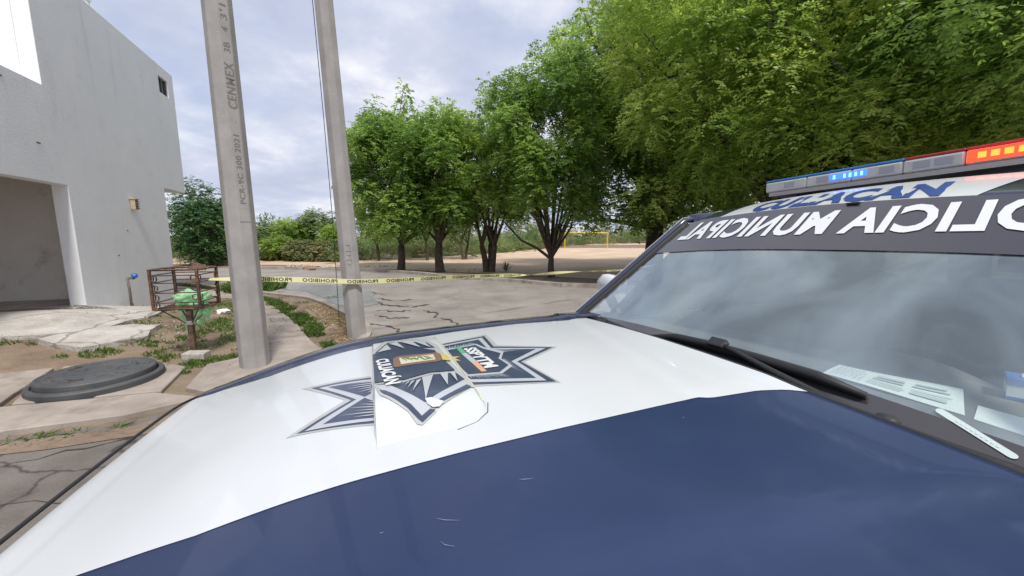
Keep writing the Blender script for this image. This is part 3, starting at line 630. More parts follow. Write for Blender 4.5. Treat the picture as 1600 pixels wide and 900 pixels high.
for (x, y, s, mm, lab, nm) in ((-4.55,4.55,.035,'litter','small white scrap lying in the soil left of the basket post','litter'),(-3.62,5.3,.045,'orange','crumpled orange wrapper in the soil beside the nearer pole','litter'),
    (-5.75,7.4,.09,'litter','white plastic bag lying in the grass behind the basket','litter'),(-4.95,7.0,.10,'rock','pale stone in the soil left of the footpath','stone'),(-9.6,17.9,.22,'brick','broken brick lump at the field edge left of the poles','brick')):
    me = blob_mesh(nm, None, s, None, .5, int(s*1000)+3, 2, (1.3,1,.6)); o = link(nm, me, M[mm], loc=(x, y, gz(x, y)+s*.4)); tag(o, lab, nm)

# ---------------------------------------------------------------- police truck
# car coordinates: a forward from the windscreen base, b towards the far (right) side, z up
PA=[-.3,-.04,.3,.58,.83,1.03,1.21,1.36,1.50,1.55,1.575,1.59,1.60]
PZ=[1.19,1.198,1.193,1.184,1.175,1.156,1.115,1.070,1.028,1.016,1.006,.985,.93]
def lerp(x,X,Y):
    if x<=X[0]: return Y[0]
    for i in range(len(X)-1):
        if x<=X[i+1]:
            t=(x-X[i])/(X[i+1]-X[i]); return Y[i]*(1-t)+Y[i+1]*t
    return Y[-1]
def HP(a):
    # smoothed profile
    return sum(lerp(a+d,PA,PZ)*w for d,w in ((-.06,.2),(-.03,.2),(0,.2),(.03,.2),(.06,.2))) if a<1.49 else lerp(a,PA,PZ)
def H(a,b):
    q=min(1.15,abs(b)/.78)
    return HP(a)+.028*(1-q*q)
SA0,SA1,SB0,SB1=.69,.935,-.345,.54
def sstep(x,a,b):
    t=min(1,max(0,(x-a)/(b-a))); return t*t*(3-2*t)
def SC(a,b):
    # scoop top height
    h=.010+.019*sstep(a,SA0,SA1)
    return H(a,b)+h*sstep(min(b-SB0,SB1-b),-.0,.17)*.999+.002

EM={'L_grey':[(0.945,0.087),(1.137,0.15),(1.007,-0.062),(1.119,-0.178),(1.095,-0.185),(0.93,-0.247)],
'L_dark':[(0.945,0.071),(1.108,0.121),(0.992,-0.073),(1.098,-0.176),(0.931,-0.239)],
'L_silver':[(0.944,0.054),(1.085,0.096),(0.98,-0.079),(1.082,-0.179),(0.931,-0.228)],
'L_navy1':[(0.945,0.036),(1.059,0.077),(0.96,-0.075),(0.946,-0.062),(0.942,-0.013)],
'L_navy2':[(0.96,-0.082),(1.046,-0.174),(0.932,-0.213),(0.933,-0.161),(0.94,-0.116)],
'S_grey':[(0.939,0.251),(0.912,0.355),(0.855,0.507),(0.739,0.373),(0.718,0.275),(0.714,0.055),(0.701,-0.118),(0.699,-0.184),(0.71,-0.18),(0.79,-0.246),(0.817,-0.263),(0.808,-0.269),(0.845,-0.307),(0.855,-0.3),(0.868,-0.255),(0.924,-0.163),(0.935,-0.097)],
'S_darktop':[(0.932,0.225),(0.887,0.36),(0.812,0.36),(0.748,0.331),(0.732,0.237),(0.776,0.239),(0.869,0.237)],
'S_shield':[(0.938,0.206),(0.87,0.232),(0.777,0.229),(0.741,0.195),(0.731,0.051),(0.721,-0.046),(0.788,-0.045),(0.861,-0.088),(0.935,-0.078)],
'S_shieldlow':[(0.934,-0.088),(0.862,-0.101),(0.79,-0.06),(0.722,-0.059),(0.711,-0.12),(0.785,-0.198),(0.829,-0.231),(0.868,-0.166),(0.901,-0.104)],
'S_silverV':[(0.929,-0.11),(0.902,-0.11),(0.831,-0.234),(0.718,-0.128),(0.711,-0.162),(0.793,-0.23),(0.821,-0.255),(0.814,-0.264),(0.841,-0.28),(0.86,-0.232),(0.921,-0.134)],
'S_darkL':[(0.925,-0.132),(0.911,-0.144),(0.86,-0.232),(0.843,-0.279),(0.822,-0.259),(0.811,-0.266),(0.844,-0.3),(0.852,-0.283),(0.869,-0.242),(0.918,-0.155)],
'S_darkR':[(0.798,-0.229),(0.716,-0.163),(0.708,-0.18),(0.794,-0.24)],
'S_patch':[(0.828,-0.222),(0.814,-0.22),(0.788,-0.243),(0.801,-0.261),(0.816,-0.26),(0.825,-0.244)],
'S_white_tip':[(0.906,-0.11),(0.89,-0.122),(0.897,-0.11)],
'S_brown':[(0.88,0.111),(0.867,0.132),(0.741,0.155),(0.731,0.136),(0.741,0.058),(0.758,0.047),(0.879,0.018),(0.883,0.037)],
'S_cream':[(0.862,0.109),(0.755,0.131),(0.757,0.068),(0.861,0.04)],
'S_yellow':[(0.731,0.129),(0.715,0.119),(0.713,0.085),(0.712,0.044),(0.726,0.05),(0.738,0.063)],
'R_grey':[(0.707,0.342),(0.496,0.409),(0.513,0.205),(0.335,0.079),(0.501,-0.026),(0.479,-0.221),(0.69,-0.15),(0.695,-0.093),(0.702,0.115)],
'R_dark':[(0.703,0.33),(0.512,0.379),(0.531,0.192),(0.352,0.078),(0.51,-0.02),(0.487,-0.213),(0.691,-0.138),(0.698,-0.084),(0.702,0.115)],
'R_silver':[(0.702,0.31),(0.529,0.352),(0.546,0.174),(0.379,0.078),(0.521,-0.015),(0.508,-0.197),(0.69,-0.122),(0.7,-0.071),(0.704,0.105)],
'R_navy':[(0.704,0.287),(0.551,0.324),(0.561,0.157),(0.414,0.083),(0.537,-0.006),(0.526,-0.169),(0.688,-0.1),(0.701,-0.064),(0.704,0.105)],
'R_rim':[(0.708,0.239),(0.578,0.259),(0.566,0.194),(0.523,0.105),(0.556,0.034),(0.549,-0.05),(0.597,-0.097),(0.691,-0.075),(0.708,0.086)],
'R_shield':[(0.708,0.218),(0.586,0.243),(0.576,0.178),(0.539,0.09),(0.564,0.038),(0.558,-0.039),(0.601,-0.084),(0.687,-0.062),(0.7,0.082)],
'R_green':[(0.659,0.242),(0.643,0.243),(0.641,0.148),(0.659,0.144)],
'R_flagw':[(0.659,0.144),(0.641,0.148),(0.634,0.036),(0.653,0.034)],
'R_orange':[(0.653,0.034),(0.634,0.036),(0.633,-0.063),(0.648,-0.06)],
'R_yellow':[(0.696,0.129),(0.669,0.118),(0.69,0.104),(0.678,0.07),(0.695,0.079),(0.699,0.048),(0.706,0.075)],
'S_spikes':[[(0.923,0.218),(0.89,0.319),(0.879,0.236)],[(0.882,0.327),(0.854,0.346),(0.835,0.236)],[(0.845,0.352),(0.8,0.348),(0.781,0.243)],[(0.792,0.34),(0.757,0.324),(0.746,0.233)],[(0.827,-0.228),(0.817,-0.086),(0.786,-0.071)],[(0.763,-0.158),(0.767,-0.06),(0.743,-0.055)],[(0.851,-0.178),(0.833,-0.107),(0.82,-0.097)],[(0.86,-0.154),(0.846,-0.109),(0.838,-0.106)],[(0.867,-0.137),(0.856,-0.111),(0.85,-0.109)],[(0.872,-0.123),(0.864,-0.109),(0.86,-0.108)],[(0.734,-0.14),(0.739,-0.059),(0.725,-0.061)]],
'TXT_CUL':[(0.926,0.181),(0.899,-0.075),(0.933,0.175)],
'TXT_SSP':[(0.634,0.207),(0.625,-0.042),(0.596,0.241),(0.583,-0.047)],
}
TL=(.512,1.284,0); TR=(radians(1.8),0,radians(200.5))
truck = thing('police_truck', 'white and navy municipal police truck with roof light bar filling the foreground', 'police truck', TL); truck.rotation_euler = TR
TM = Matrix.Translation(TL) @ Matrix.Rotation(TR[2],4,'Z') @ Matrix.Rotation(TR[0],4,'X')
def Lc(p): return (p[0], -p[1], p[2])
def grid(name, fa, us, vs, m, parent, smooth=True, thick=0, skip=None):
    v = [Lc(fa(u, w_)) for w_ in vs for u in us]; n = len(us); f = [(j*n+i, j*n+i+1, (j+1)*n+i+1, (j+1)*n+i) for j in range(len(vs)-1) for i in range(n-1) if not (skip and skip((us[i]+us[i+1])/2,(vs[j]+vs[j+1])/2))]
    me = fixn(pyd(name, v, f)); up = sum(q.normal.z for q in me.polygons)
    if up < 0: me.flip_normals()
    o = link(name, me, m, parent, smooth=smooth)
    if thick: s = o.modifiers.new('s','SOLIDIFY'); s.thickness = thick; s.offset = -1
    return o
def ls(a, b_, n): return list(np.linspace(a, b_, n))
def ridge(a, b):      # character line along the near side of the bonnet, and the raised rear lip
    d = (b+.645+.145*(.89-a)/.83)
    return -.012*sstep(-d, 0, .05)*sstep(a, -.1, .1) + .006*sstep(.15-.22*b-a if b > -.42 else .24-a, -.02, .03)*sstep(b, -.50, -.38)
def HH(a, b): return H(a, b)+ridge(a, b)
SN = Vector((.633,0,.774))
def Wn(s, b, off=0):
    q = (b/.65)**2; return (-.12-.66*s-.02*q+off*.633, b, 1.19+.53*s-.028*q+off*.774)
def RF(t, b, off=0):
    q = (b/.65)**2; T = min(t, .526); return (-.78-.02*q-t, b, 1.72-.028*q+.40*T-.38*T*T+off)
HB0, HB1 = -.93, .60
hood = grid('hood', lambda a, b: (a, b, HH(a, b)), ls(-.04,1.47,80)+ls(1.48,1.60,14), ls(HB0,HB1,70), M['navy'], truck, thick=.02)
# white paint field on the bonnet
WE = [(-.04,-.50),(.0,-.475),(.07,-.456),(.21,-.446),(.237,-.429),(.6,-.426),(.84,-.428),(1.03,-.422),(1.2,-.408),(1.36,-.37),(1.62,-.33)]
def wedge(a): return lerp(a, [p[0] for p in WE], [p[1] for p in WE])
def fedge(a): return lerp(a, [-.04,.1,.3,.6,.9,1.13,1.3,1.45,1.62], [.50,.53,.565,.555,.50,.50,.495,.56,.598])
def wpt(u, k): a = u; b0, b1 = wedge(a), fedge(a); b = b0+(b1-b0)*k; return (a, b, HH(a, b)+.0012)
grid('white_paint_field', wpt, ls(-.04,1.47,90)+ls(1.48,1.59,12), ls(0,1,50), M['white'], hood)
# drape helper for vinyl pieces
def drape(poly, f, off, maxlen=.03):
    return sheet(poly, lambda a, b: Lc((a, b, f(a, b)+off)), maxlen)
class Decal:
    def __init__(s): s.q = MB(); s.mats = []
    def add(s, geo, mk):
        if mk not in s.mats: s.mats.append(mk)
        s.q.add(geo[0], geo[1], s.mats.index(mk))
    def build(s, name, parent):
        me = pyd(name, s.q.v, s.q.f); me.polygons.foreach_set('material_index', s.q.m)
        bm = bmesh.new(); bm.from_mesh(me); bm.normal_update()
        bmesh.ops.reverse_faces(bm, faces=[f for f in bm.faces if f.normal.z < 0]); bm.to_mesh(me); bm.free()
        return link(name, me, [M[k] for k in s.mats], parent)
def lettering(s, p0, right, up, hcap, width, f, off, shear=0, bold=.03):
    v, fc, wd = text_geo(s, bold=bold, shear=shear); k = width/wd
    return [Lc((p0[0]+right[0]*x*k+up[0]*y*hcap, p0[1]+right[1]*x*k+up[1]*y*hcap, f(p0[0]+right[0]*x*k+up[0]*y*hcap, p0[1]+right[1]*x*k+up[1]*y*hcap)+off)) for x, y in v], fc
D = Decal(); O1 = .0022; ST = .0006
for i, (k, mk) in enumerate((('L_grey','decal_grey'),('L_dark','decal_navy'),('L_silver','decal_silver'),('L_navy1','decal_navy'),('L_navy2','decal_navy'))): D.add(drape(EM[k], HH, O1+ST*min(i,3)), mk)
for i, (k, mk) in enumerate((('R_grey','decal_grey'),('R_dark','decal_navy'),('R_silver','decal_silver'),('R_navy','decal_navy'),('R_rim','decal_silver'),('R_shield','decal_navy'))): D.add(drape(EM[k], HH, O1+ST*i), mk)
for k, mk in (('R_green','decal_green'),('R_flagw','decal_silver'),('R_orange','decal_orange'),('R_yellow','decal_yellow')): D.add(drape(EM[k], HH, O1+ST*6.5), mk)
def spikes(base0, base1, tip0, tip1, n, off, f=HH, fill=.45, mk='decal_silver'):
    for i in range(n):
        t0 = (i+.1)/n; t1 = (i+.1+fill*1.3)/n; tm = (i+.5)/n; k = .5+.5*((i*7) % 5)/4
        P = lambda A, B, t: (A[0]+(B[0]-A[0])*t, A[1]+(B[1]-A[1])*t)
        a_, b_, c_ = P(base0, base1, t0), P(base0, base1, t1), P(tip0, tip1, tm); m_ = P(base0, base1, tm); c_ = (m_[0]+(c_[0]-m_[0])*k, m_[1]+(c_[1]-m_[1])*k)
        D.add(drape([a_, b_, c_], f, off, .05), mk)
spikes((.944,.034),(.944,-.055),(1.058,.078),(.958,-.07), 6, O1+ST*4.5, fill=.42); spikes((.938,-.12),(.932,-.208),(.962,-.09),(1.046,-.172), 6, O1+ST*4.5, fill=.42)
spikes((.585,.262),(.705,.243),(.56,.300),(.700,.278), 12, O1+ST*4); spikes((.566,.19),(.535,.10),(.545,.155),(.42,.085), 7, O1+ST*4)
spikes((.552,.03),(.56,-.05),(.535,.01),(.53,-.155), 7, O1+ST*4); spikes((.60,-.099),(.69,-.077),(.56,-.155),(.688,-.098), 12, O1+ST*4)
D.add(lettering('SSPYTM', (.637,.206), (-.032,-1), (-1,-.05), .040, .245, HH, O1+ST*8, bold=.045), 'decal_white')
D.build('star_emblem', hood)
# bonnet scoop with its own piece of the emblem
def sc_h(a, b): return SC(a, b)
SO = ls(SA0-.03, SA1, 46); 
def sc_pt(a, b):
    # rounded rear corners: sink to the bonnet outside the outline
    bb0, bb1 = SB0, SB1; r = .09; e = 1.0
    d = min(b-bb0, bb1-b, (a-SA0))
    ca = SA0+r
    if a < ca:
        for cb_ in (bb0+r, bb1-r):
            if (b < cb_ and cb_ == bb0+r) or (b > cb_ and cb_ == bb1-r): d = r-sqrt((a-ca)**2+(b-cb_)**2)
    w_ = sstep(d, -.004, .012)
    return (a, b, (HH(a, b)-.006)*(1-w_)+SC(a, b)*w_)
scoop = grid('hood_scoop', sc_pt, SO, ls(SB0-.02, SB1+.02, 130), M['white'], truck)
# front lip and dark mouth of the scoop, facing the front of the truck
q = MB(); n_ = 40
for i in range(n_):
    b0_, b1_ = SB0+.0+(SB1-SB0)*i/n_, SB0+(SB1-SB0)*(i+1)/n_
    v = [Lc((SA1, b0_, SC(SA1,b0_))), Lc((SA1, b1_, SC(SA1,b1_))), Lc((SA1+.004, b1_, SC(SA1,b1_)-.008)), Lc((SA1+.004, b0_, SC(SA1,b0_)-.008))]; q.add(v, [(0,1,2,3)])
q.build('scoop_lip', M['white'], scoop, smooth=True)
q = MB(); 
for i in range(n_):
    b0_, b1_ = SB0+.01+(SB1-SB0-.02)*i/n_, SB0+.01+(SB1-SB0-.02)*(i+1)/n_
    q.add([Lc((SA1-.02, b0_, HH(SA1,b0_)-.004)), Lc((SA1-.02, b1_, HH(SA1,b1_)-.004)), Lc((SA1-.004, b1_, SC(SA1,b1_)-.006)), Lc((SA1-.004, b0_, SC(SA1,b0_)-.006))], [(0,1,2,3)])
q.build('scoop_mouth', M['rubber'], scoop)
q = MB(); q.tube([Lc((SA0+.09+.0, SB0-.003, HH(SA0+.09,SB0)+.001)), Lc((SA0+.045, SB0+.012, HH(SA0+.05,SB0)+.001)), Lc((SA0+.012, SB0+.045, HH(SA0,SB0+.04)+.001)), Lc((SA0-.002, SB0+.09, HH(SA0,SB0+.09)+.001))], .0012, 5); q.build('scoop_gap_shadow', M['rubber'], scoop)  # dark line paints the shadow in the gap at the scoop's rear corner
q = MB(); q.tube([Lc((SA0+.010, b, SC(SA0+.010,b)+.0005)) for b in ls(SB0+.09, SB1-.09, 22)], .0022, 6); q.build('scoop_rim_highlight', M['decal_cream'], scoop, smooth=True)  # cream tube paints the light caught along the scoop's rear edge
D = Decal(); f2 = lambda a, b: sc_pt(a, b)[2]
for i, (k, mk) in enumerate((('S_grey','decal_grey'),('S_darktop','decal_navy'),('S_shieldlow','decal_navy'),('S_silverV','decal_silver'),('S_darkL','decal_navy'),('S_darkR','decal_navy'),('S_shield','decal_navy'))): D.add(drape(EM[k], f2, .0022+ST*(0 if i == 0 else 1 if i in (1,2) else i-1), .010), mk)
for sp_ in EM['S_spikes']: D.add(drape(sp_, f2, .0022+ST*6.5, .012), 'decal_silver')
D.add(drape(EM['S_patch'], f2, .0022+ST*8, .012), 'white')
for k, mk, o_ in (('S_brown','decal_brown',7),('S_cream','decal_cream',8),('S_yellow','decal_yellow',8)): D.add(drape(EM[k], f2, .0022+ST*o_, .012), mk)
rr = random.Random(3); B_ = EM['S_cream']; cA = sum(p[0] for p in B_)/4; cB = sum(p[1] for p in B_)/4
sq = MB(); bp_ = []
for k in range(26):
    t = k/25; bp_.append(Lc((cA+.045*(1-2*t), cB+.018*sin(t*19)*cos(t*5)+.012*(.5-t), f2(cA+.045*(1-2*t), cB)+.0085)))
sq.tube(bp_, .0016, 4); sq.tube([Lc((cA+.04*cos(t), cB+.022*sin(t)+.004, f2(cA+.04*cos(t), cB+.02*sin(t))+.008)) for t in ls(.4,2.7,14)], .0012, 4)
for t0 in (-.034,-.017,.0,.017,.034): sq.tube([Lc((cA+t0, cB-.014, f2(cA+t0,cB)+.0083)), Lc((cA+t0+.010, cB+.016, f2(cA+t0,cB)+.0083))], .0011, 4)
sq.build('crest_drawing', M['decal_olive'], scoop)
D.add(lettering('CULIAC\u00c1N', (.929,.120), (-.09,-1), (-1,.02), .034, .238, f2, .0022+ST*9, bold=.045), 'decal_white')
D.build('scoop_emblem', scoop)
# nicks in the paint
q = MB(); rr = random.Random(8)
for (a0, b0_, l, an) in ((.83,-.585,.035,.55),(.845,-.625,.022,.8),(.70,-.545,.022,.3),(.93,-.56,.002,0),(.33,-.49,.002,1)):
    pts = [(a0+l*t*cos(an)+.004*sin(t*3), b0_+l*t*sin(an)) for t in (0,.5,1)]; q.tube([Lc((x, y, HH(x, y)+.0012)) for x, y in pts], [.0001,.0004,.0001], 4)
q.build('paint_scratch', M['scuff'], hood, kind='stuff')
# fenders
def fender(side):
    c = .0; b0_ = HB1+.006 if side > 0 else HB0-.006
    prof = [(b0_, -.014), (b0_, 0), (.70*side, None), (.76*side, -.001), (.80*side, -.008), (.835*side, -.022), (.86*side,-.045), (.878*side,-.085), (.888*side,-.15), (.895*side,-.26), (.90*side,-.42)]
    if side < 0: prof = [(b0_, -.014), (b0_, 0), (-.945, -.004), (-.955,-.010), (-.968,-.02), (-.982,-.04), (-.995,-.085), (-1.0,-.15), (-1.005,-.26), (-1.01,-.42)]
    A = ls(-.30, 1.60, 60); v = []; n = len(prof)
    def arch(a): d = (a-.93)/.44; return .36+.44*sqrt(1-d*d) if abs(d) < 1 else .36
    for a in A:
        for (b, dz) in prof:
            k = 1 if a < 1.25 else 1-.42*((a-1.25)/.35)**2; bb = b if abs(b) < abs(b0_)+.02 else (b0_+(b-b0_)*k)
            z = HH(min(a,1.6), b0_)+(H(min(a,1.6), bb)-H(min(a,1.6), b0_) if dz is None or dz > -.03 else H(min(a,1.6), .80*side)-H(min(a,1.6), b0_)) + (dz or 0)
            v.append(Lc((a, bb, z)))
        v.append(Lc((a, (.902 if side > 0 else -1.012) if a < 1.35 else bb, max(arch(a), .36) if arch(a) < .78 else .78)))
    n += 1; f = [(i*n+j, i*n+j+1, (i+1)*n+j+1, (i+1)*n+j) for i in range(len(A)-1) for j in range(n-1)]
    o = link('fender', fixn(pyd('fender', v, f)), M['navyf'], truck, smooth=True); s = o.modifiers.new('s','SOLIDIFY'); s.thickness = .004
    q = MB(); q.tube([Lc((.93+.45*cos(t), (.90 if side > 0 else -1.01), .36+.45*sin(t))) for t in ls(0, pi, 24)], .02, 6); q.build('arch_trim', M['black'], o)
    for ai in (.93, -2.35):
        wh = MB(); wh.lathe([(.16,-.10),(.37,-.11),(.395,-.08),(.395,.08),(.37,.11),(.16,.10)], n=40); w_o = wh.build('wheel', M['tyre'], truck, smooth=False); w_o.location = Lc((ai, .80 if side > 0 else -.90, .38)); w_o.rotation_euler = (pi/2,0,0)
        r_ = MB(); r_.lathe([(.04,.085),(.09,.08),(.10,.05)], n=24)
        for k in range(6): r_.box((.13*cos(k*pi/3), .13*sin(k*pi/3), .07), (.20,.05,.03), k*pi/3)
        r_.lathe([(.21,.06),(.245,.10),(.245,-.10),(.21,-.06)], n=32); ro = r_.build('rim', M['wheel'], w_o); ro.rotation_euler = (0 if side < 0 else pi,0,0)
    return o
fr_ = fender(1); fl_ = fender(-1)
# front: grille, headlights, bumper
def fbox(name, a0, a1, b0_, b1_, z0, z1, m, parent=truck, bevel=0, rz=0):
    q = MB(); q.box((0,0,0), (a1-a0, b1_-b0_, z1-z0)); o = q.build(name, m, parent, bevel=bevel)
    o.location = Lc(((a0+a1)/2, (b0_+b1_)/2, (z0+z1)/2)) if parent is truck else Vector(Lc(((a0+a1)/2, (b0_+b1_)/2, (z0+z1)/2)))-parent.location
    o.rotation_euler = (0,0,rz); return o
q = MB(); q.tube([Lc((1.612-.05*max(0,(b-.55)/.2)**2, b, .995+.028*(1-(b/.78)**2))) for b in ls(-.90,.74,28)], .0045, 8); q.build('hood_front_trim', M['black'], truck, smooth=True)
grid('front_panel', lambda a, b: (a, b, .985+.028*(1-(b/.78)**2)-(a-1.56)*.35-(0 if a < 1.61 else (a-1.61)*4)), [1.545,1.58,1.605,1.62,1.65], ls(-.90,.60,24), M['navyf'], truck)
gr = fbox('grille', 1.55, 1.64, -.48, .48, .62, .84, M['black'])
for k in range(5): fbox('grille_bar', 1.64, 1.655, -.46, .46, .635+k*.044, .65+k*.044, M['chrome'], gr)
for s_ in (-1,1): h_ = fbox('headlight', 1.50, 1.62, .50 if s_ > 0 else -.80, .80 if s_ > 0 else -.50, .64, .83, M['lens'], bevel=.03)
fbox('bumper', 1.52, 1.80, -.86, .86, .36, .60, M['black'], bevel=.04)
fbox('engine_bay_liner', .0, 1.5, -.6, .52, .5, .90, M['rubber'])
# cowl
grid('cowl', lambda a, b: (a-.05*(b/.65)**2*(1-sstep(a,-.13,-.03)), b, HH(-.04, max(-.93,min(.6,b)))-.018-.02*sstep(-a,.04,.12)-.0*b), ls(-.17,-.02,10), ls(-.98,.80,50), M['black'], truck, thick=.01)
q = MB(); q.tube([Lc((-.046, b, HH(-.04,b)-.004)) for b in ls(HB0,HB1,30)], .007, 6); q.build('hood_rear_seal', M['rubber'], truck, smooth=True)
# windscreen
def we(s): return .78-.14*s
def wgrid(name, s0, s1, k0, k1, off, m, ns=16, nb=40, parent=None):
    return grid(name, lambda s, k: Wn(s, k*we(s)*(1.2 if k < 0 else 1), off), ls(s0,s1,ns), ls(k0,k1,nb), m, parent or truck)
ws = wgrid('windscreen', 0, 1, -1, 1, 0, M['glass'])
wgrid('frit', .0, .068, -1, 1, .0035, M['frit'], 3, parent=ws)
for s_ in (-1,1): grid('frit', lambda s, k: Wn(s, (we(s) if s_ > 0 else -1.2*we(s))-s_*k, .0035), ls(.075,1,20), ls(0,.028,4), M['frit'], ws)
SBOT = [(-.7,.70),(-.4,.682),(-.2,.673),(0,.671),(.2,.672),(.45,.675),(.7,.685)]
def sbot(b): return lerp(b, [p[0] for p in SBOT], [p[1] for p in SBOT])
grid('sun_strip', lambda k, b: Wn(sbot(b*we(.85))+(1-sbot(b*we(.85)))*k, b*(we(.85)-.07*(k-.4)), .004), ls(0,1,8), ls(-1.15,.955,60), M['strip'], ws)
tv, tf, twd = text_geo('POLICIA MUNICIPAL', bold=.035, spacing=1.06)
span = 1.31; out = []
for x, y in tv:       # mirrored, to be read in a driving mirror: P on the truck's left
    b = -.735+x*span/twd; sB = .780+.162*y; k_ = .036*(b/.65)**2; out.append(Lc(Wn(sB+k_, b*(1-.03*y), .007)))
me = pyd('mirrored_lettering', out, tf); link('mirrored_lettering', me, M['decal_white'], ws)
for s_ in (-1,1):
    q = MB(); q.tube([Lc(tuple(Vector(Wn(s, s_*(we(s)*(1.2 if s_ < 0 else 1)+.012), 0))+Vector((0,0,.004)))) for s in ls(-.02,1.0,20)], .015, 8); q.build('pillar_seal', M['rubber'], truck, smooth=True)
    PL = [Lc(tuple(Vector(Wn(s, s_*(we(s)*(1.2 if s_ < 0 else 1)+.034), 0))+Vector((-.004,0,.020)))) for s in ls(-.03,1.0,20)]+[Lc((-.85-.12*i, (.68 if s_ > 0 else -.80), 1.715+.022*i-.0012*i*i)) for i in range(1,9)]
    q = MB(); q.tube(PL, .019, 10); pq_ = q.build('windscreen_pillar', M['navyf'], truck, smooth=True)
    q = MB(); q.tube([(x, y-.012*s_, z+.013) for x, y, z in PL], .007, 6); q.build('pillar_highlight', M['white'], pq_, smooth=True)  # thin white line paints the highlight on the pillar's outer edge
# roof
def rfp(t, k):
    b = k*(.60+.04*min(1,t*2))*(1.19 if k < 0 else 1); return RF(t, b)
roof = grid('roof', rfp, ls(0,2.0,50), ls(-1,1,40), M['navyf'], truck, thick=.015)
for s_ in (-1,1): grid('roof_side', lambda t, k: (-.78-.02*.9-t, s_*((.60+.04*min(1,t*2))*(1.19 if s_ < 0 else 1)+.05*sin(k)), RF(t, (.60+.04*min(1,t*2))*(1.19 if s_ < 0 else 1))[2]-.06*(1-cos(k))), ls(0,2.0,30), ls(0,1.6,6), M['navyf'], roof)
def band(t, k): 
    e0, e1 = .425-.03*t, -.475-.22*t; b = e0+(e1-e0)*k; return RF(t+.004, b, .0018)
grid('white_roof_band', band, ls(0,.33,16), ls(0,1,50), M['white'], roof)
tv, tf, twd = text_geo('CULIACAN', bold=.05, shear=0, spacing=1.02)
out = []
for x, y in tv: b = .275-.665*x/twd+.03*y; out.append(Lc(RF(.022+.165*y, b, .0045)))
link('roof_lettering', pyd('roof_lettering', out, tf), M['blue_letter'], roof)
q = MB(); q.box(Lc(RF(-.01,-.175,.003)), (.02,.04,.007)); q.build('washer_nozzle', M['black'], roof)
# light bar
lb = bpy.data.objects.new('light_bar', None); COL.objects.link(lb); lb.parent = truck; lb.location = Lc((-1.47,-.045,0))
def lbb(name, a0, a1, b0_, b1_, z0, z1, m, parent=lb, bevel=0):
    q = MB(); q.box(Lc(((a0+a1)/2,(b0_+b1_)/2,(z0+z1)/2)), (a1-a0,b1_-b0_,z1-z0)); return q.build(name, m, parent, bevel=bevel)
lbb('base_rail', -.13,.110,-.64,.62,1.856,1.878, M['alu'])
for s_ in (-.45,.45): lbb('mounting_foot', -.05,.05,s_-.05,s_+.05,1.80,1.855, M['black'])
for (b0_, b1_, cap) in ((.41,.64,'lens_blue'),(.20,.4085,'lens_blue'),(.003,.1985,'lens_blue'),(-.19,.0015,'lens_red'),(-.42,-.1915,'lens_red'),(-.66,-.4215,'lens_red')):
    o = lbb('lens', -.13,.115,b0_,b1_,1.879,1.938, M['lens'], bevel=.008)
    lbb('lens_cap', -.128,.113,b0_+.001,b1_-.001,1.939,1.950, M[cap], o, bevel=.003)
lo = lbb('blue_lamp', .1155,.119,.135,.292,1.898,1.926, M['led_blue'])
for k in range(5): lbb('diode', .1192,.1215,.275-.024*k-(.022 if k > 0 else 0)-.008,.275-.024*k-(.022 if k > 0 else 0)+.001,1.902,1.921, M['led_blue_hot'], lo)
lo = lbb('red_lamp', .1155,.120,-.42,-.198,1.888,1.934, M['led_red'])
for k in range(6): lbb('diode', .1203,.1225,-.228-.034*k-.022,-.228-.034*k,1.900,1.923, M['led_red_hot'], lo)
q = MB()
for k in range(52): q.box(Lc((.1162, .60-.0235*k, 1.8845)), (.002,.004,.003))
q.build('rivet', M['alu'], lb, kind='stuff')
for b_ in (.5,.33,.06,-.06,-.13): lbb('reflector', .1155,.1165,b_-.028,b_+.028,1.895,1.926, M['decal_silver'])
# cowl grille slots
for k in range(26):
    b_ = -.62+.045*k; q = MB(); q.box(Lc((-.085, b_, HH(-.04,max(-.9,min(.6,b_)))-.034)), (.05,.018,.004)); q.build('cowl_slot', M['rubber'], truck)
# mirrors
for s_ in (1,-1):
    q = MB(); me = blob_mesh('mirror', None, .10, None, .06, 1, 3, (.5,1.15,.72)); o = link('door_mirror', me, M['navyf'] if s_ < 0 else M['white'], truck, smooth=True); o.location = Lc((-.50, .98 if s_ > 0 else -1.12, 1.32))
    q.tube([Lc((-.47,.82 if s_>0 else -.95,1.15)), Lc((-.46,.93 if s_>0 else -1.07,1.27))], .03, 8); q.build('mirror_arm', M['black'], truck)
    g_ = MB(); g_.box((0,0,0),(.006,.17,.12)); go = g_.build('mirror_glass', M['chrome'], o); go.location = (-.083,0,0)
# wipers
def wiper(blade, arm, sx=1):
    t = bpy.data.objects.new('wiper', None); COL.objects.link(t); t.parent = truck
    q = MB(); pts = [Lc(Wn(s, b, o_)) for s, b, o_ in blade]; q.tube(pts, [.007]+[.016]*(len(pts)-2)+[.009], 6); q.tube([Lc(tuple(Vector(Wn(s, b, .004)))) for s, b, o_ in blade], .006, 4); q.build('blade', M['rubber'], t, smooth=True)
    q = MB(); q.tube([Lc(Wn(s, b, o_)) for s, b, o_ in arm], [.018,.015,.010,.008,.011][:len(arm)], 8); q.build('arm', M['black'], t, smooth=True)
    p = arm[-1]; q = MB(); q.box(Lc(Wn(p[0], p[1], p[2]+.004)), (.035,.06,.022), tilt=Matrix.Rotation(radians(38),3,'Y')); q.build('clip', M['black'], t, bevel=.004)
    p = arm[0]; q = MB(); q.lathe([(.024,-.02),(.024,.02),(.016,.03),(.0001,.032)], Lc(Wn(p[0], p[1], p[2]-.01)), 16); q.build('pivot_cap', M['black'], t, smooth=True)
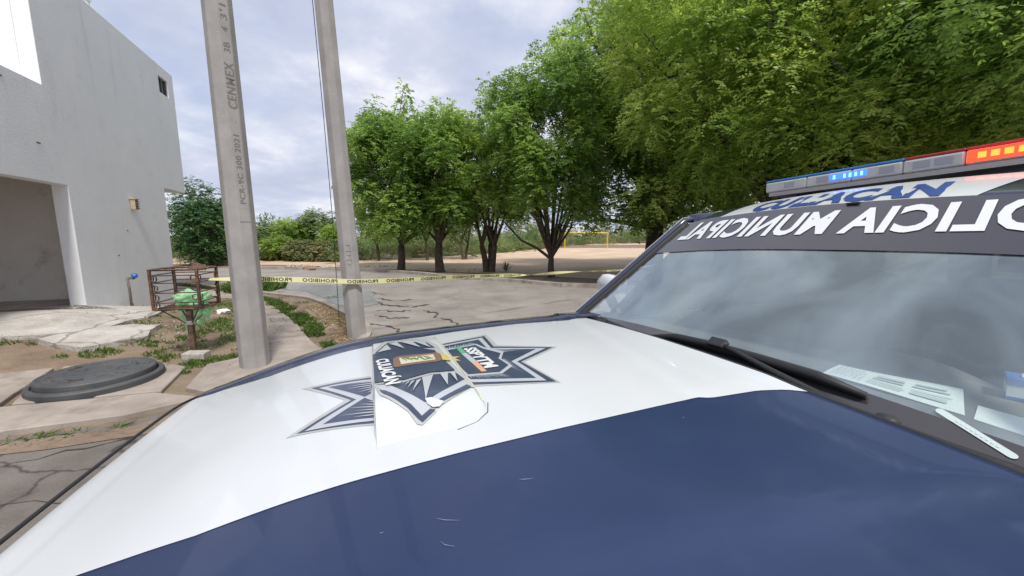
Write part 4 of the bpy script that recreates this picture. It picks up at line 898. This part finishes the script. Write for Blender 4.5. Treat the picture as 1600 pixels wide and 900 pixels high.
wiper([(-.01,.17,.016),(.035,.02,.02),(.045,-.13,.022),(.05,-.3,.022),(.055,-.45,.02),(.05,-.555,.014)], [(-.03,-.62,.03),(-.02,-.50,.034),(.01,-.36,.036),(.04,-.24,.034),(.052,-.165,.032)])
wiper([(.045,.70,.012),(.03,.60,.02),(.012,.45,.022),(-.0,.33,.02),(-.012,.20,.014)], [(-.06,.12,.03),(-.045,.24,.034),(-.02,.38,.034),(.005,.47,.032)])
# interior
grid('dashboard', lambda a, b: (a, b*(1+.0*a), 1.157-.010*(b/.7)**2-(.10*max(0,(-a-.72)/.12)**2)), ls(-.88,-.10,30), ls(-.85,.70,30), M['dash'], truck, thick=.01)
grid('dashboard_face', lambda a, b: (-.88+.03*sin(a*9), b, a), ls(.6,1.03,8), ls(-.85,.70,4), M['dash'], truck)
bn = grid('instrument_hood', lambda a, b: (a, b, 1.13+.055*cos((b+.36)/.22*pi/2)*sstep(-a,.5,.68)), ls(-.80,-.5,14), ls(-.58,-.14,16), M['dash'], truck)
q = MB(); q.tube([Lc((-.98+.07*sin(t), -.36+.19*cos(t), 1.02+.175*sin(t))) for t in ls(0,2*pi,36)], .014, 8, cap=False); q.tube([Lc((-.98,-.54,1.02)),Lc((-.96,-.36,1.0)),Lc((-.98,-.18,1.02))], .018, 6); q.build('steering_wheel', M['black'], truck, smooth=True)
for s_ in (-.36,.36):
    st_ = fbox('seat', -1.75,-1.30,s_-.25,s_+.25,.62,.80,M['seat'],bevel=.05); 
    fbox('backrest', -1.86,-1.72,s_-.24,s_+.24,.80,1.40,M['seat'],st_,bevel=.05); fbox('headrest', -1.84,-1.74,s_-.13,s_+.13,1.43,1.60,M['seat'],st_,bevel=.04)
fbox('cab_floor', -2.7,-.1,-.82,.82,.42,.50,M['rubber'])
# cab sides, doors, rear wall, cargo bed
for s_ in (-1,1):
    q = MB(); P_ = [(-.16,1.12),(-.30,1.13),(-2.75,1.14),(-2.75,.45),(-1.9,.42),(-.30,.42),(-.16,.6)]
    n = len(P_); q.add([Lc((a,(.86 if s_>0 else -.96),z)) for a, z in P_]+[Lc((a,(.90 if s_>0 else -1.0),z-.01)) for a, z in P_], [tuple(range(n)), tuple(range(2*n-1,n-1,-1))]+[(i,(i+1)%n,(i+1)%n+n,i+n) for i in range(n)]); sd_ = q.build('door_panel', M['white'], truck)
    for a in (-.95,-1.95): q = MB(); q.tube([Lc((a-.08,.915*s_-(.1 if s_<0 else 0),1.02)),Lc((a,.935*s_-(.1 if s_<0 else 0),1.022)),Lc((a+.08,.915*s_-(.1 if s_<0 else 0),1.02))], .012, 6); q.build('handle', M['chrome'], sd_)
    for a in (-1.22,): q = MB(); q.box(Lc((a,.902*s_-(.1 if s_<0 else 0),.78)), (.006,.006,.68)); q.build('door_gap', M['rubber'], sd_)
    q = MB(); ob = 0 if s_ > 0 else -.11; q.add([Lc((-.36,.84*s_+ob,1.13)),Lc((-1.20,.84*s_+ob,1.14)),Lc((-1.20,.70*s_+ob,1.70)),Lc((-.90,.68*s_+ob,1.68))], [(0,1,2,3)]); q.add([Lc((-1.30,.84*s_+ob,1.14)),Lc((-2.35,.84*s_+ob,1.14)),Lc((-2.25,.70*s_+ob,1.68)),Lc((-1.30,.70*s_+ob,1.70))], [(0,1,2,3)]); q.build('side_window', M['sideglass'], truck)
    q = MB(); q.tube([Lc((-.86,.675*s_+(0 if s_>0 else -.11),1.70)),Lc((-1.25,.685*s_+(0 if s_>0 else -.11),1.735)),Lc((-2.5,.69*s_+(0 if s_>0 else -.11),1.74))], .05, 8); q.build('door_top_rail', M['navyf'], truck, smooth=True)
    for a0, a1, t0, t1 in ((-1.25,-1.25,.10,.10),(-2.52,-2.45,.3,.3)):
        q = MB(); q.tube([Lc((a0,.85*s_+(0 if s_ > 0 else -.11),1.12)),Lc((a1,.69*s_+(0 if s_ > 0 else -.11),1.73))], .08 if a0 > -2 else .16, 8); q.build('door_pillar', M['navyf'], truck)
    fbox('bed_side', -4.3,-2.78,.84*s_-.04,.84*s_+.04,.55,1.15,M['navyf'],bevel=.02)
for s_ in (-1,1): fbox('quarter_panel', -2.75,-2.28,(.62 if s_ > 0 else -.97),(.86 if s_ > 0 else -.72),1.1,1.76,M['navyf'],bevel=.03)
fbox('cab_rear_wall', -2.76,-2.70,-.84,.84,.45,1.20,M['navyf'])
q = MB(); q.add([Lc((-2.72,-.66,1.2)),Lc((-2.72,.66,1.2)),Lc((-2.66,.6,1.72)),Lc((-2.66,-.6,1.72))], [(0,1,2,3)]); q.build('rear_window', M['sideglass'], truck)
fbox('tailgate', -4.36,-4.305,-.84,.84,.55,1.12,M['navyf'],bevel=.02); fbox('bed_floor', -4.3,-2.78,-.79,.79,.58,.62,M['rubber'])
# papers on the dashboard, number plate strip under the glass, carton
def onT(o): o.matrix_world = TM; return o
def dz(a, b): return 1.157-.010*(b/.7)**2
def paper(name, poly, lab, cat, up=.006):
    v, f = sheet(poly, lambda a, b: Lc((a, b, dz(a, b)+up+.004*sin(a*20+b*9))), .06); me = fixn(pyd(name, v, f)); o = link(name, me, M['paper'])
    s = o.modifiers.new('s','SOLIDIFY'); s.thickness = .0012; tag(o, lab, cat); return onT(o)
pa = paper('paper', [(-.385,-.335),(-.55,-.29),(-.60,-.56),(-.40,-.635)], 'long pale sheet of printed papers lying under the windscreen', 'paper')
q = MB(); 
def pq(u, w_): # along, across
    a = (-.385*(1-w_)-.55*w_)*(1-u)+(-.40*(1-w_)-.60*w_)*u; b = (-.335*(1-w_)-.29*w_)*(1-u)+(-.635*(1-w_)-.56*w_)*u; return a, b
def ink(u0, u1, w0, w1):
    v = []
    for u, w_ in ((u0,w0),(u1,w0),(u1,w1),(u0,w1)): a, b = pq(u, w_); v.append(Lc((a, b, dz(a,b)+.0095+.004*sin(a*20+b*9))))
    q.add(v, [(0,1,2,3)])
rr = random.Random(9)
for r_ in range(6):
    u = .05
    while u < .28: l = rr.uniform(.012,.03); ink(u, u+l, .15+r_*.13, .17+r_*.13+.03); u += l+.018
for (u0,u1,w0,w1) in ((.36,.60,.55,.62),(.38,.60,.68,.78),(.34,.62,.28,.32),(.34,.60,.18,.22),(.66,.92,.60,.66),(.68,.9,.72,.78),(.66,.90,.22,.36),(.66,.93,.44,.47),(.35,.6,.40,.43)): ink(u0,u1,w0,w1)
q.build('print', M['ink'], pa); 
paper('paper', [(-.392,-.652),(-.50,-.622),(-.475,-.86),(-.37,-.90)], 'plain pale sheet on the dashboard at the right edge, beside the printed papers', 'paper')
# narrow rounded white sticker inside the lower windscreen corner
v = []; r_ = .0075
cs, ce = (.100,-.672), (.048,-.775)
c0 = Vector((.085,-.668)); c1 = Vector((.035,-.775)); dd = (c1-c0).normalized(); nn = Vector((-dd.y, dd.x))*1.0
pts = [c0+nn*r_*cos(t)*1.0-dd*r_*sin(t) for t in ls(0,pi,7)]+[c1-nn*r_*cos(t)+dd*r_*sin(t) for t in ls(0,pi,7)]
me = pyd('sticker', [Lc(Wn(p.x, p.y, .006)) for p in pts], [tuple(range(len(pts)))]); st = link('sticker', me, M['sticker'], ws)
q = MB()
for k in range(9): p = c0+(c1-c0)*(.25+.07*k); q.add([Lc(Wn(p.x+dx_, p.y+dy_, .0068)) for dx_, dy_ in ((-.0025,0),(.0025,0),(.0025,-.004),(-.0025,-.004))], [(0,1,2,3)])
q.build('sticker_print', M['ink'], ws)
bx = thing('tissue_carton', 'small blue and white tissue carton with a barcode behind the papers', 'carton'); bx.matrix_world = TM @ Matrix.Translation(Lc((-.70,-.655,1.152))) @ Matrix.Rotation(radians(20),4,'Z')
bx.location = bx.matrix_world.translation; 
q = MB(); q.box((0,0,.022), (.085,.10,.030)); q.build('carton_side', M['box_white'], bx); q = MB(); q.box((0,0,.046), (.087,.102,.018)); q.box((0,0,.003), (.087,.102,.008)); q.build('carton_lid', M['box_blue'], bx)
q = MB(); q.tube([(0,.0,.05),(.005,.01,.075),(-.01,0,.09)], [.03,.018,.004], 8); q.build('tissue', M['box_white'], bx)
q = MB()
for k in range(9): q.box((.0437, .03-.005*k, .022), (.001,.0025 if k % 2 else .0012,.022))
q.build('barcode', M['tape_ink'], bx)

# ---------------------------------------------------------------- foliage
def frond_mesh(name, puffs, nf, leaf, seed, droop=.5, pairs=4, flen=.32, spread=1.0, upb=.15, m='leaf', parent=None, kind=None, width=.30, tint0=None):
    """crown as many small leaf faces: each puff carries fronds, each frond pairs of leaflets"""
    rg = np.random.default_rng(seed); P = np.array(puffs, float); n = len(P)
    cnt = np.maximum(3, (nf*(P[:,3]/P[:,3].mean())**2).astype(int)); idx = np.repeat(np.arange(n), cnt); N = len(idx)
    d = rg.normal(size=(N,3)); d[:,2] = d[:,2]*.8+.4; d /= np.linalg.norm(d, axis=1)[:,None]
    base = P[idx,:3]+d*(P[idx,3]*rg.uniform(.45,1.0,N)**.7)[:,None]*np.array([1,1,.8])
    ax_ = d.copy(); ax_[:,2] += upb; ax_ += rg.normal(size=(N,3))*.35; ax_ /= np.linalg.norm(ax_, axis=1)[:,None]
    side = np.cross(ax_, [0,0,1.]); side /= np.linalg.norm(side, axis=1)[:,None]+1e-6
    L = flen*rg.uniform(.6,1.25,N); tp = rg.uniform(0,1,n)*.6; tint = np.clip(tp[idx]+rg.uniform(0,.4,N)*1.0, 0, 1)
    if tint0 is not None: tint = np.clip(tint+tint0, 0, 1)
    V = []; T = []
    for j in range(pairs):
        s = (j+.6)/pairs; pos = base+ax_*(L*s)[:,None]; pos[:,2] -= droop*L*s*s
        for sg in (-1, 1):
            dirv = side*sg*.8+ax_*.55+rg.normal(size=(N,3))*.22; dirv[:,2] -= .45*droop+.1; dirv /= np.linalg.norm(dirv, axis=1)[:,None]
            ll = (leaf*rg.uniform(.7,1.2,N))[:,None]; wv = np.cross(dirv, rg.normal(size=(N,3))*.32+np.array([0,0,.55])+d*.9); wv /= np.linalg.norm(wv, axis=1)[:,None]+1e-6
            q = np.stack([pos, pos+dirv*ll*.45+wv*ll*width*.5, pos+dirv*ll, pos+dirv*ll*.45-wv*ll*width*.5], 1); V.append(q.reshape(-1,3)); T.append(tint)
    V = np.concatenate(V); T = np.concatenate(T); nq = len(V)//4
    me = bpy.data.meshes.new(name); me.vertices.add(len(V)); me.vertices.foreach_set('co', V.astype(np.float32).ravel())
    me.loops.add(nq*4); me.loops.foreach_set('vertex_index', np.arange(nq*4, dtype=np.int32)); me.polygons.add(nq)
    me.polygons.foreach_set('loop_start', np.arange(0, nq*4, 4, dtype=np.int32)); me.polygons.foreach_set('loop_total', np.full(nq, 4, dtype=np.int32))
    at = me.attributes.new('tint', 'FLOAT', 'FACE'); at.data.foreach_set('value', T.astype(np.float32)); me.update()
    return link(name, me, M[m], parent, kind=kind)
NQ = 0
def crown_puffs(rg, c, rad, n, pr, hollow=.45, zmin=None, bumps=()):
    out = []; c = np.array(c); rad = np.array(rad)
    while len(out) < n:
        d = rg.normal(size=3); d /= np.linalg.norm(d); r = hollow+(1-hollow)*rg.random()**.6
        lob = 1+.16*sin(3*math.atan2(d[1], d[0])+c[0])+.12*sin(5*d[2]+c[1]*2)
        dd = np.sign(d)*np.abs(d)**.8; dd /= np.linalg.norm(dd)**.6
        q = c+dd*rad*r*lob
        if zmin is not None and q[2] < zmin+rg.uniform(0,.5): continue
        out.append((*q, pr*rg.uniform(.6,1.3)))
    for b_ in bumps: out.append(b_)
    return out
def tree(x, y, lab, c, rad, n, pr, nf, seed, trunk_r=.16, fork=1.3, leaf=.1, m='leaf', group=None, stems=1, zmin=1.6, shoots=(), flen=.34, pairs=4, name='tree', tall=3.0, limbs=14, droop=.5, lean=0, hollow=.45, width=.5, cat='tree', tint0=None, extra=()):
    rg = np.random.default_rng(seed); z0 = gz(x, y); t = thing(name, lab, cat, (x, y, z0), 0, group)
    c = (c[0], c[1], c[2]-z0); puffs = crown_puffs(rg, c, rad, n, pr, hollow, zmin)
    for sx, sy, sz, hh in shoots:      # tall shoots rising out of the crown
        for k in range(int(hh/.30)): puffs.append((sx+rg.normal()*.08, sy+rg.normal()*.08, sz+k*.30, .24*rg.uniform(.8,1.2)*(1.1-.4*k*.3/hh)))
    q = MB(); forks = []
    for s in range(stems):
        a = s*2.4+seed; off = .12*trunk_r/.16 if stems > 1 else 0; tilt = (.18 if stems > 1 else .04)
        top = Vector((off*cos(a)+tilt*fork*cos(a)+lean*fork, off*sin(a)+tilt*fork*sin(a), fork)); r0 = trunk_r*(1 if stems == 1 else .72)
        q.tube([(off*cos(a), off*sin(a), -.15), (off*cos(a)*1.02, off*sin(a), .08), tuple(Vector((off*cos(a), off*sin(a), 0)).lerp(top, .5)+Vector((rg.normal()*.03, rg.normal()*.03, 0))), tuple(top)], [r0*1.5, r0*1.12, r0*.95, r0*.82], 10)
        forks.append((top, r0*.8))
    order = rg.permutation(len(puffs))[:limbs*3]
    main = []
    for i in range(limbs):
        tgt = Vector(puffs[order[i]][:3]); f0, r0 = forks[i % len(forks)]; mid = f0.lerp(tgt, .45)+Vector((rg.normal()*.15, rg.normal()*.15, (tgt.z-f0.z)*.14))
        q2 = f0.lerp(tgt, .75)+Vector((rg.normal()*.15, rg.normal()*.15, .15))
        q.tube([f0, f0.lerp(mid, .5), mid, q2, tgt], [r0*.62, r0*.5, r0*.38, r0*.22, r0*.07], 6, cap=False); main.append((mid, q2, r0))
    for i in range(limbs, min(limbs*3, len(order))):
        tgt = Vector(puffs[order[i]][:3]); mid, q2, r0 = min(main, key=lambda mm: (mm[0]-tgt).length); s0 = mid if rg.random() < .5 else q2
        q.tube([s0, s0.lerp(tgt, .5)+Vector((0,0,.12)), tgt], [r0*.2, r0*.13, r0*.05], 5, cap=False)
    for ex in extra: q.tube(ex, [trunk_r*.5, trunk_r*.42, trunk_r*.33, trunk_r*.22][:len(ex)], 8, cap=False)
    q.build('trunk', M['bark'], t, smooth=True)
    o = frond_mesh('crown', puffs, nf, leaf, seed+50, m=m, parent=t, flen=flen, pairs=pairs, droop=droop, width=width, tint0=tint0)
    return t
RG = 'leafy trees along the roadside'
tree(-5.2,17.7, 'leftmost of the roadside trees, standing just right of the farther pole', (0,0,4.2), (2.3,2.2,3.0), 90, .58, 74, 1, .17, 1.2, .125, group=RG, zmin=1.5, shoots=((-2.5,0,6.0,.3),(-2.2,.2,5.2,.3),(-2.6,0,3.9,.3),(-1.5,0,6.5,.6),(-.9,0,6.6,1.2),(.55,0,6.9,1.5),(-1.9,0,5.6,.9),(.1,.2,6.8,.9)))
tree(-3.25,17.0, 'second roadside tree from the left, with one straight dark trunk', (0,0,4.1), (2.0,2.1,2.7), 82, .58, 74, 2, .19, 1.3, .125, group=RG, zmin=1.7, shoots=((.4,0,6.2,.9),(-.6,0,6.3,.7)))
tree(-1.0,17.0, 'third roadside tree from the left, with twin stems beside the spiky plant', (0,.2,4.3), (2.2,2.2,2.9), 86, .58, 74, 3, .20, 1.2, .125, m='leaf2', group=RG, stems=3, zmin=1.7, shoots=((-.1,0,6.9,1.6),(.9,0,6.6,.9),(-1.0,0,6.3,.8)))
tree(1.55,14.8, 'roadside tree with low forking limbs over the kerb, left of the yellow goal', (.0,.2,4.95), (2.45,2.2,3.6), 130, .6, 80, 4, .13, .75, .115, group=RG, stems=1, zmin=2.2, shoots=((-1.6,0,7.2,.6),(-.6,0,8.0,.8),(.9,0,8.2,1.0),(1.6,0,7.6,.8)), limbs=18, extra=(((0,0,.70),(-.55,.05,1.12),(-1.2,.1,1.45),(-1.9,.1,2.2)),((0,0,.72),(.28,0,1.3),(.35,.05,2.0),(.7,.1,2.8)),((-.02,0,.72),(-.2,.1,1.35),(-.25,.1,2.1),(-.6,.1,3.0))))
tree(6.5,17.5, 'big dark trunked tree behind the yellow goal, right of the low forking tree', (.55,0,7.2), (4.9,4.4,5.9), 240, .85, 70, 5, .42, 2.0, .165, m='leaf', group=RG, zmin=1.9, limbs=26, shoots=((-3.5,-1,9.6,.6),(-2.9,-1,11.0,.6),(-1.9,-1,12.2,1.2),(-3.4,0,10.6,1.0)))
# large shade trees at the right, nearer the camera
SG = 'large spreading shade trees at the right'
tree(8.2,11.0, 'wide spreading tree whose bright lower branches hang just left of the light bar', (-.9,-.3,6.0), (4.2,3.4,3.8), 330, .62, 84, 6, .34, 2.4, .10, m='leaf2', group=SG, zmin=2.2, limbs=28, pairs=5, flen=.36, stems=2, width=.42, tint0=.12)
tree(12.6,10.2, 'dark spreading tree directly above the blue end of the light bar', (-.5,0,6.8), (4.6,4,4.0), 300, .72, 60, 7, .36, 2.4, .125, m='leaf', group=SG, zmin=3.0, limbs=28, pairs=4, stems=2)
tree(12.6,4.6, 'nearest tree at the right edge, overhanging the truck roof from behind', (-2.6,1.3,5.6), (4.2,3.6,2.7), 300, .55, 84, 8, .30, 2.2, .09, m='leaf', group=SG, zmin=2.5, limbs=26, pairs=5, flen=.34, width=.42, tint0=.1)
tree(14.0,19.5, 'deep green tree in the back row, seen through the gaps of the shade trees', (0,0,6.5), (5.2,4,5.6), 120, .9, 34, 9, .35, 2.4, .16, m='leafdark', group=SG, zmin=2.0, limbs=20)
tree(22.5,17.0, 'dark back row tree farthest right behind the light bar', (0,0,6.5), (5.5,4,5.6), 120, .9, 34, 10, .35, 2.4, .16, m='leafdark', group=SG, zmin=2.0, limbs=20)
# small trees beyond the first row
FG = 'small trees beyond the roadside row'
tree(-8.6,24.5, 'small tree with a thin crooked stem beyond the leftmost roadside tree', (0,0,3.3), (1.6,1.4,1.7), 34, .5, 26, 21, .08, 1.0, .15, group=FG, stems=2, zmin=1.3, limbs=8)
tree(-5.6,25, 'small thin tree seen between the first two roadside trunks', (0,0,3.3), (1.6,1.4,1.7), 34, .5, 26, 22, .09, 1.2, .15, group=FG, zmin=1.3, limbs=8)
tree(-3.3,26, 'small forked tree seen between the second and third roadside trunks', (0,0,3.7), (2.0,1.6,2.0), 40, .55, 26, 23, .13, 1.1, .15, m='leafdark', group=FG, stems=2, zmin=1.5, limbs=8)
# trees and shrubs at the left, behind the house and across the road
tree(-16.6,20.5, 'dense dark tree right behind the corner of the white house', (0,0,1.9), (1.25,1.3,1.7), 90, .55, 34, 31, .14, .9, .12, m='leafdark', zmin=.1, shoots=((.2,0,3.4,.5),(1.0,0,3.2,.3)))
tree(-19.4,24.0, 'olive green thin tree overtopping the dark tree behind the house', (.3,0,3.6), (1.2,1.2,1.4), 22, .42, 22, 32, .10, 2.0, .13, m='leafdark', zmin=1.5)
BG = 'green shrubs across the road between the poles'
def shrub(px, Yd, top, wpx, lab, seed, m='shrub', nf=26, leaf=.13, grp=BG, base=0):
    x = (px-800)/590*Yd; h = CAM_H+(369-top)/590*Yd; r = wpx/590*Yd/2
    tree(x, Yd, lab, (0,0,h*.56), (r,r*.8,h*.46), int(30+r*h*9), .42, nf, seed, .06, .5, leaf, m=m, group=grp, stems=3, zmin=.15, limbs=9, name='shrub', flen=.3, hollow=.25, cat='shrub', shoots=((r*.3,0,h*.92,.5),))
shrub(318,23.5,338,52, 'pale green shrub between the house corner and the nearer pole', 41, leaf=.12)
shrub(338,22.6,372,60, 'low brownish shrub just left of the nearer pole', 42, 'scrub')
shrub(408,26,352,66, 'yellowish green shrub touching the right side of the nearer pole', 43)
shrub(438,25,375,44, 'low rounded green shrub near the pale blue tarpaulin', 44, 'leaf2')
shrub(462,27,345,60, 'mid green shrub left of the tallest shrub between the poles', 45, 'leaf2')
shrub(500,28,330,62, 'tallest feathery shrub between the two poles', 46)
shrub(478,24.5,380,58, 'low dry olive shrub in front of the tallest shrub', 47, 'scrub')
shrub(524,26,348,46, 'bright green shrub just left of the farther pole', 48, 'leaf2')
shrub(515,24,385,40, 'low scrubby bush at the foot of the farther pole, across the road', 49, 'scrub')
me = blob_mesh('tarp', None, .8, None, .3, 9, 3, (1.4,.8,.7)); o = link('tarpaulin', me, M['bluetarp'], loc=((408-800)/590*25.6, 25.6, .55), smooth=True); tag(o, 'pale blue tarpaulin heap half hidden in shrubs right of the nearer pole', 'tarpaulin')
# scrub belt beyond the field
def scrub_belt(name, line, n, hh, seed, m, leaf=.2, pr=.5, wid=2.5, nf=22):
    rg = np.random.default_rng(seed); pf = []
    L = np.array(line, float); seg = np.linalg.norm(np.diff(L, axis=0), axis=1); cum = np.r_[0, np.cumsum(seg)]
    for _ in range(n):
        s = rg.random()*cum[-1]; i = min(np.searchsorted(cum, s)-1, len(seg)-1); i = max(i, 0); p = L[i]+(L[i+1]-L[i])*((s-cum[i])/seg[i]); q = p+rg.normal(size=2)*wid*np.array([.4,1])
        h = hh*(.55+.45*sin(s*.37)+.25*sin(s*1.1+2)); pf.append((q[0], q[1]+abs(rg.normal())*wid, gz(q[0], q[1])+rg.random()**1.3*max(.4, h), pr*rg.uniform(.6,1.4)))
    frond_mesh(name, pf, nf, leaf, seed+7, droop=.1, upb=1.2, flen=.5, pairs=4, m=m, kind='stuff', width=.22)
belt = [(-26,27),(-16,25),(-10,26.5),(-6,29.5),(-1.5,37),(3,47),(8,60),(16,66),(32,66),(60,62)]
scrub_belt('scrub', [(x, y+1.5) for x, y in belt], 620, 2.0, 61, 'shrub', .26, .6)
scrub_belt('dry_scrub', [(x, y-.3) for x, y in belt], 420, .8, 62, 'scrub', .2, .42, 1.0)
scrub_belt('hill_scrub', [(-30,70),(0,80),(40,84),(80,80)], 320, 4.0, 63, 'scrub', .6, 1.6, 6, 14)
scrub_belt('far_scrub', [(-60,30),(-40,34),(-20,34),(-8,40)], 300, 2.6, 64, 'shrub', .34, .8, 3, 18)
# ---------------------------------------------------------------- grass, weeds, fallen leaves
def blades(name, spots, seed, m='grass', hmin=.04, hmax=.12, wd=.006, flatness=.5):
    """spots: (x, y, radius, count)"""
    rg = np.random.default_rng(seed); V = []; T = []
    for x, y, r, n in spots:
        a = rg.uniform(0, 2*pi, n); rr_ = r*np.sqrt(rg.random(n)); px, py = x+rr_*np.cos(a), y+rr_*np.sin(a)*.8
        pz = np.array([gz(i, j) for i, j in zip(px, py)]); h = rg.uniform(hmin, hmax, n)*(1.15-rr_/r*.6); b_ = rg.uniform(0, 2*pi, n); ln = rg.normal(size=(n,2))*flatness*h[:,None]
        w2 = wd*rg.uniform(.7,1.6,n); p0 = np.stack([px-np.cos(b_)*w2, py-np.sin(b_)*w2, pz], 1); p1 = np.stack([px+np.cos(b_)*w2, py+np.sin(b_)*w2, pz], 1)
        mid = np.stack([px+ln[:,0]*.4, py+ln[:,1]*.4, pz+h*.65], 1); tip = np.stack([px+ln[:,0], py+ln[:,1], pz+h], 1)
        V.append(np.stack([p0, p1, mid+(p1-p0)*.35, tip], 1).reshape(-1,3)); T.append(rg.random(n))
    V = np.concatenate(V); T = np.concatenate(T); nq = len(V)//4; me = bpy.data.meshes.new(name); me.vertices.add(len(V)); me.vertices.foreach_set('co', V.astype(np.float32).ravel())
    me.loops.add(nq*4); me.loops.foreach_set('vertex_index', np.arange(nq*4, dtype=np.int32)); me.polygons.add(nq)
    me.polygons.foreach_set('loop_start', np.arange(0, nq*4, 4, dtype=np.int32)); me.polygons.foreach_set('loop_total', np.full(nq, 4, dtype=np.int32))
    at = me.attributes.new('tint', 'FLOAT', 'FACE'); at.data.foreach_set('value', T.astype(np.float32)); me.update(); return link(name, me, M[m], kind='stuff')
rr = random.Random(5)
sp = []
for i in range(4, len(walkR)-1):          # green strip beside the path
    a = Vector(walkR[i]); b_ = Vector(walkR[i+1]); nn = Vector(((b_-a).y, -(b_-a).x)).normalized()
    for k in range(5): q = a.lerp(b_, rr.random())+nn*rr.uniform(.02,.26); sp.append((q.x, q.y, rr.uniform(.09,.17), 220))
for q in ((-2.65,5.25),(-2.85,5.42),(-2.55,5.1),(-2.75,5.3)): sp.append((q[0]+.12, q[1], .10, 160))
blades('verge_grass', sp, 71, hmin=.04, hmax=.11)
sp = []
for x, y, r, n in ((-5.35,4.75,.16,260),(-4.75,4.85,.10,90),(-4.45,4.75,.09,110),(-3.95,4.52,.13,320),(-3.72,4.78,.15,300),(-5.25,6.2,.3,420),(-5.0,6.6,.3,420),(-5.9,5.7,.15,170),(-6.2,6.0,.15,120),(-4.6,6.3,.28,300),(-4.2,5.9,.22,220),(-4.35,6.9,.3,300),(-3.75,5.5,.15,160),
    (-5.6,7.8,.4,420),(-6.4,8.6,.45,460),(-7.2,9.3,.5,420),(-7.6,10.3,.5,420),(-8.4,9.6,.3,300),(-6.6,4.72,.14,150),(-5.95,4.9,.12,120),(-5.2,5.2,.12,100),(-4.3,5.6,.15,120),(-4.9,5.6,.14,90)): sp.append((x, y, r*1.5, n)); [sp.append((x+rr.gauss(0,r*1.6), y+rr.gauss(0,r*1.6), r*.5, n//6)) for _ in range(4)]
for _ in range(160): x, y = reg_yard(rr); sp.append((x, y, .08, 12))
blades('yard_weeds', sp, 72, hmin=.02, hmax=.075)
blades('kerb_weeds', [(-3.75,2.78,.14,170),(-3.55,2.86,.12,160),(-3.95,2.68,.12,90),(-3.3,2.98,.08,60),(-4.3,2.55,.1,60)], 73, hmin=.015, hmax=.045, flatness=1.6, wd=.005)
sp = [(-8.6+rr.uniform(-1.2,.8), 12.6+rr.uniform(-.5,.4), .3, 260) for _ in range(10)]; blades('corner_plants', sp, 74, m='grass', hmin=.12, hmax=.38, wd=.014)
def leaf_litter(name, n, reg, seed, s=.03):
    rg = random.Random(seed); V = []; T = []
    for _ in range(n):
        x, y = reg(rg); a = rg.uniform(0,6.28); z = gz(x, y)+.012; l = s*rg.uniform(.5,1.2); d = Vector((cos(a), sin(a), rg.uniform(-.3,.3)))*l; e = Vector((-sin(a), cos(a), rg.uniform(-.4,.4)))*l*.4; c = Vector((x, y, z+abs(d.z)+abs(e.z)))
        V += [c-d, c+e, c+d, c-e]; T.append(rg.random())
    me = pyd(name, V, [(4*i,4*i+1,4*i+2,4*i+3) for i in range(n)]); at = me.attributes.new('tint', 'FLOAT', 'FACE'); at.data.foreach_set('value', T); link(name, me, M['litterleaf'], kind='stuff')
def reg_kerbside(r):
    i = r.randrange(24, 36); a = Vector(nearL[i]).lerp(Vector(nearL[i+1]), r.random()); return a.x-abs(r.gauss(0,.3)), a.y-abs(r.gauss(0,.3))*.6
leaf_litter('fallen_leaves', 1400, reg_kerbside, 81, .028); leaf_litter('yard_leaf_litter', 500, reg_yard, 82, .02); leaf_litter('verge_leaf_litter', 500, reg_verge, 83, .024)
# spiky plant between the third and fourth roadside trees
ag = thing('spiky_plant', 'small spiky agave between the third and fourth roadside trees', 'plant', (-.28,17.2,.02))
for k in range(22):
    a = k*2.4; el = .25+.055*k; L = .52; q = MB(); d = Vector((cos(a)*cos(el), sin(a)*cos(el), sin(el))); s_ = Vector((-sin(a), cos(a), 0))
    q.add([d*.03-s_*.02, d*.03+s_*.02, d*L*.5+s_*.028, d*L*.5-s_*.028, d*L], [(0,1,2,3),(3,2,4)]); q.build('leaf', M['agave'], ag)
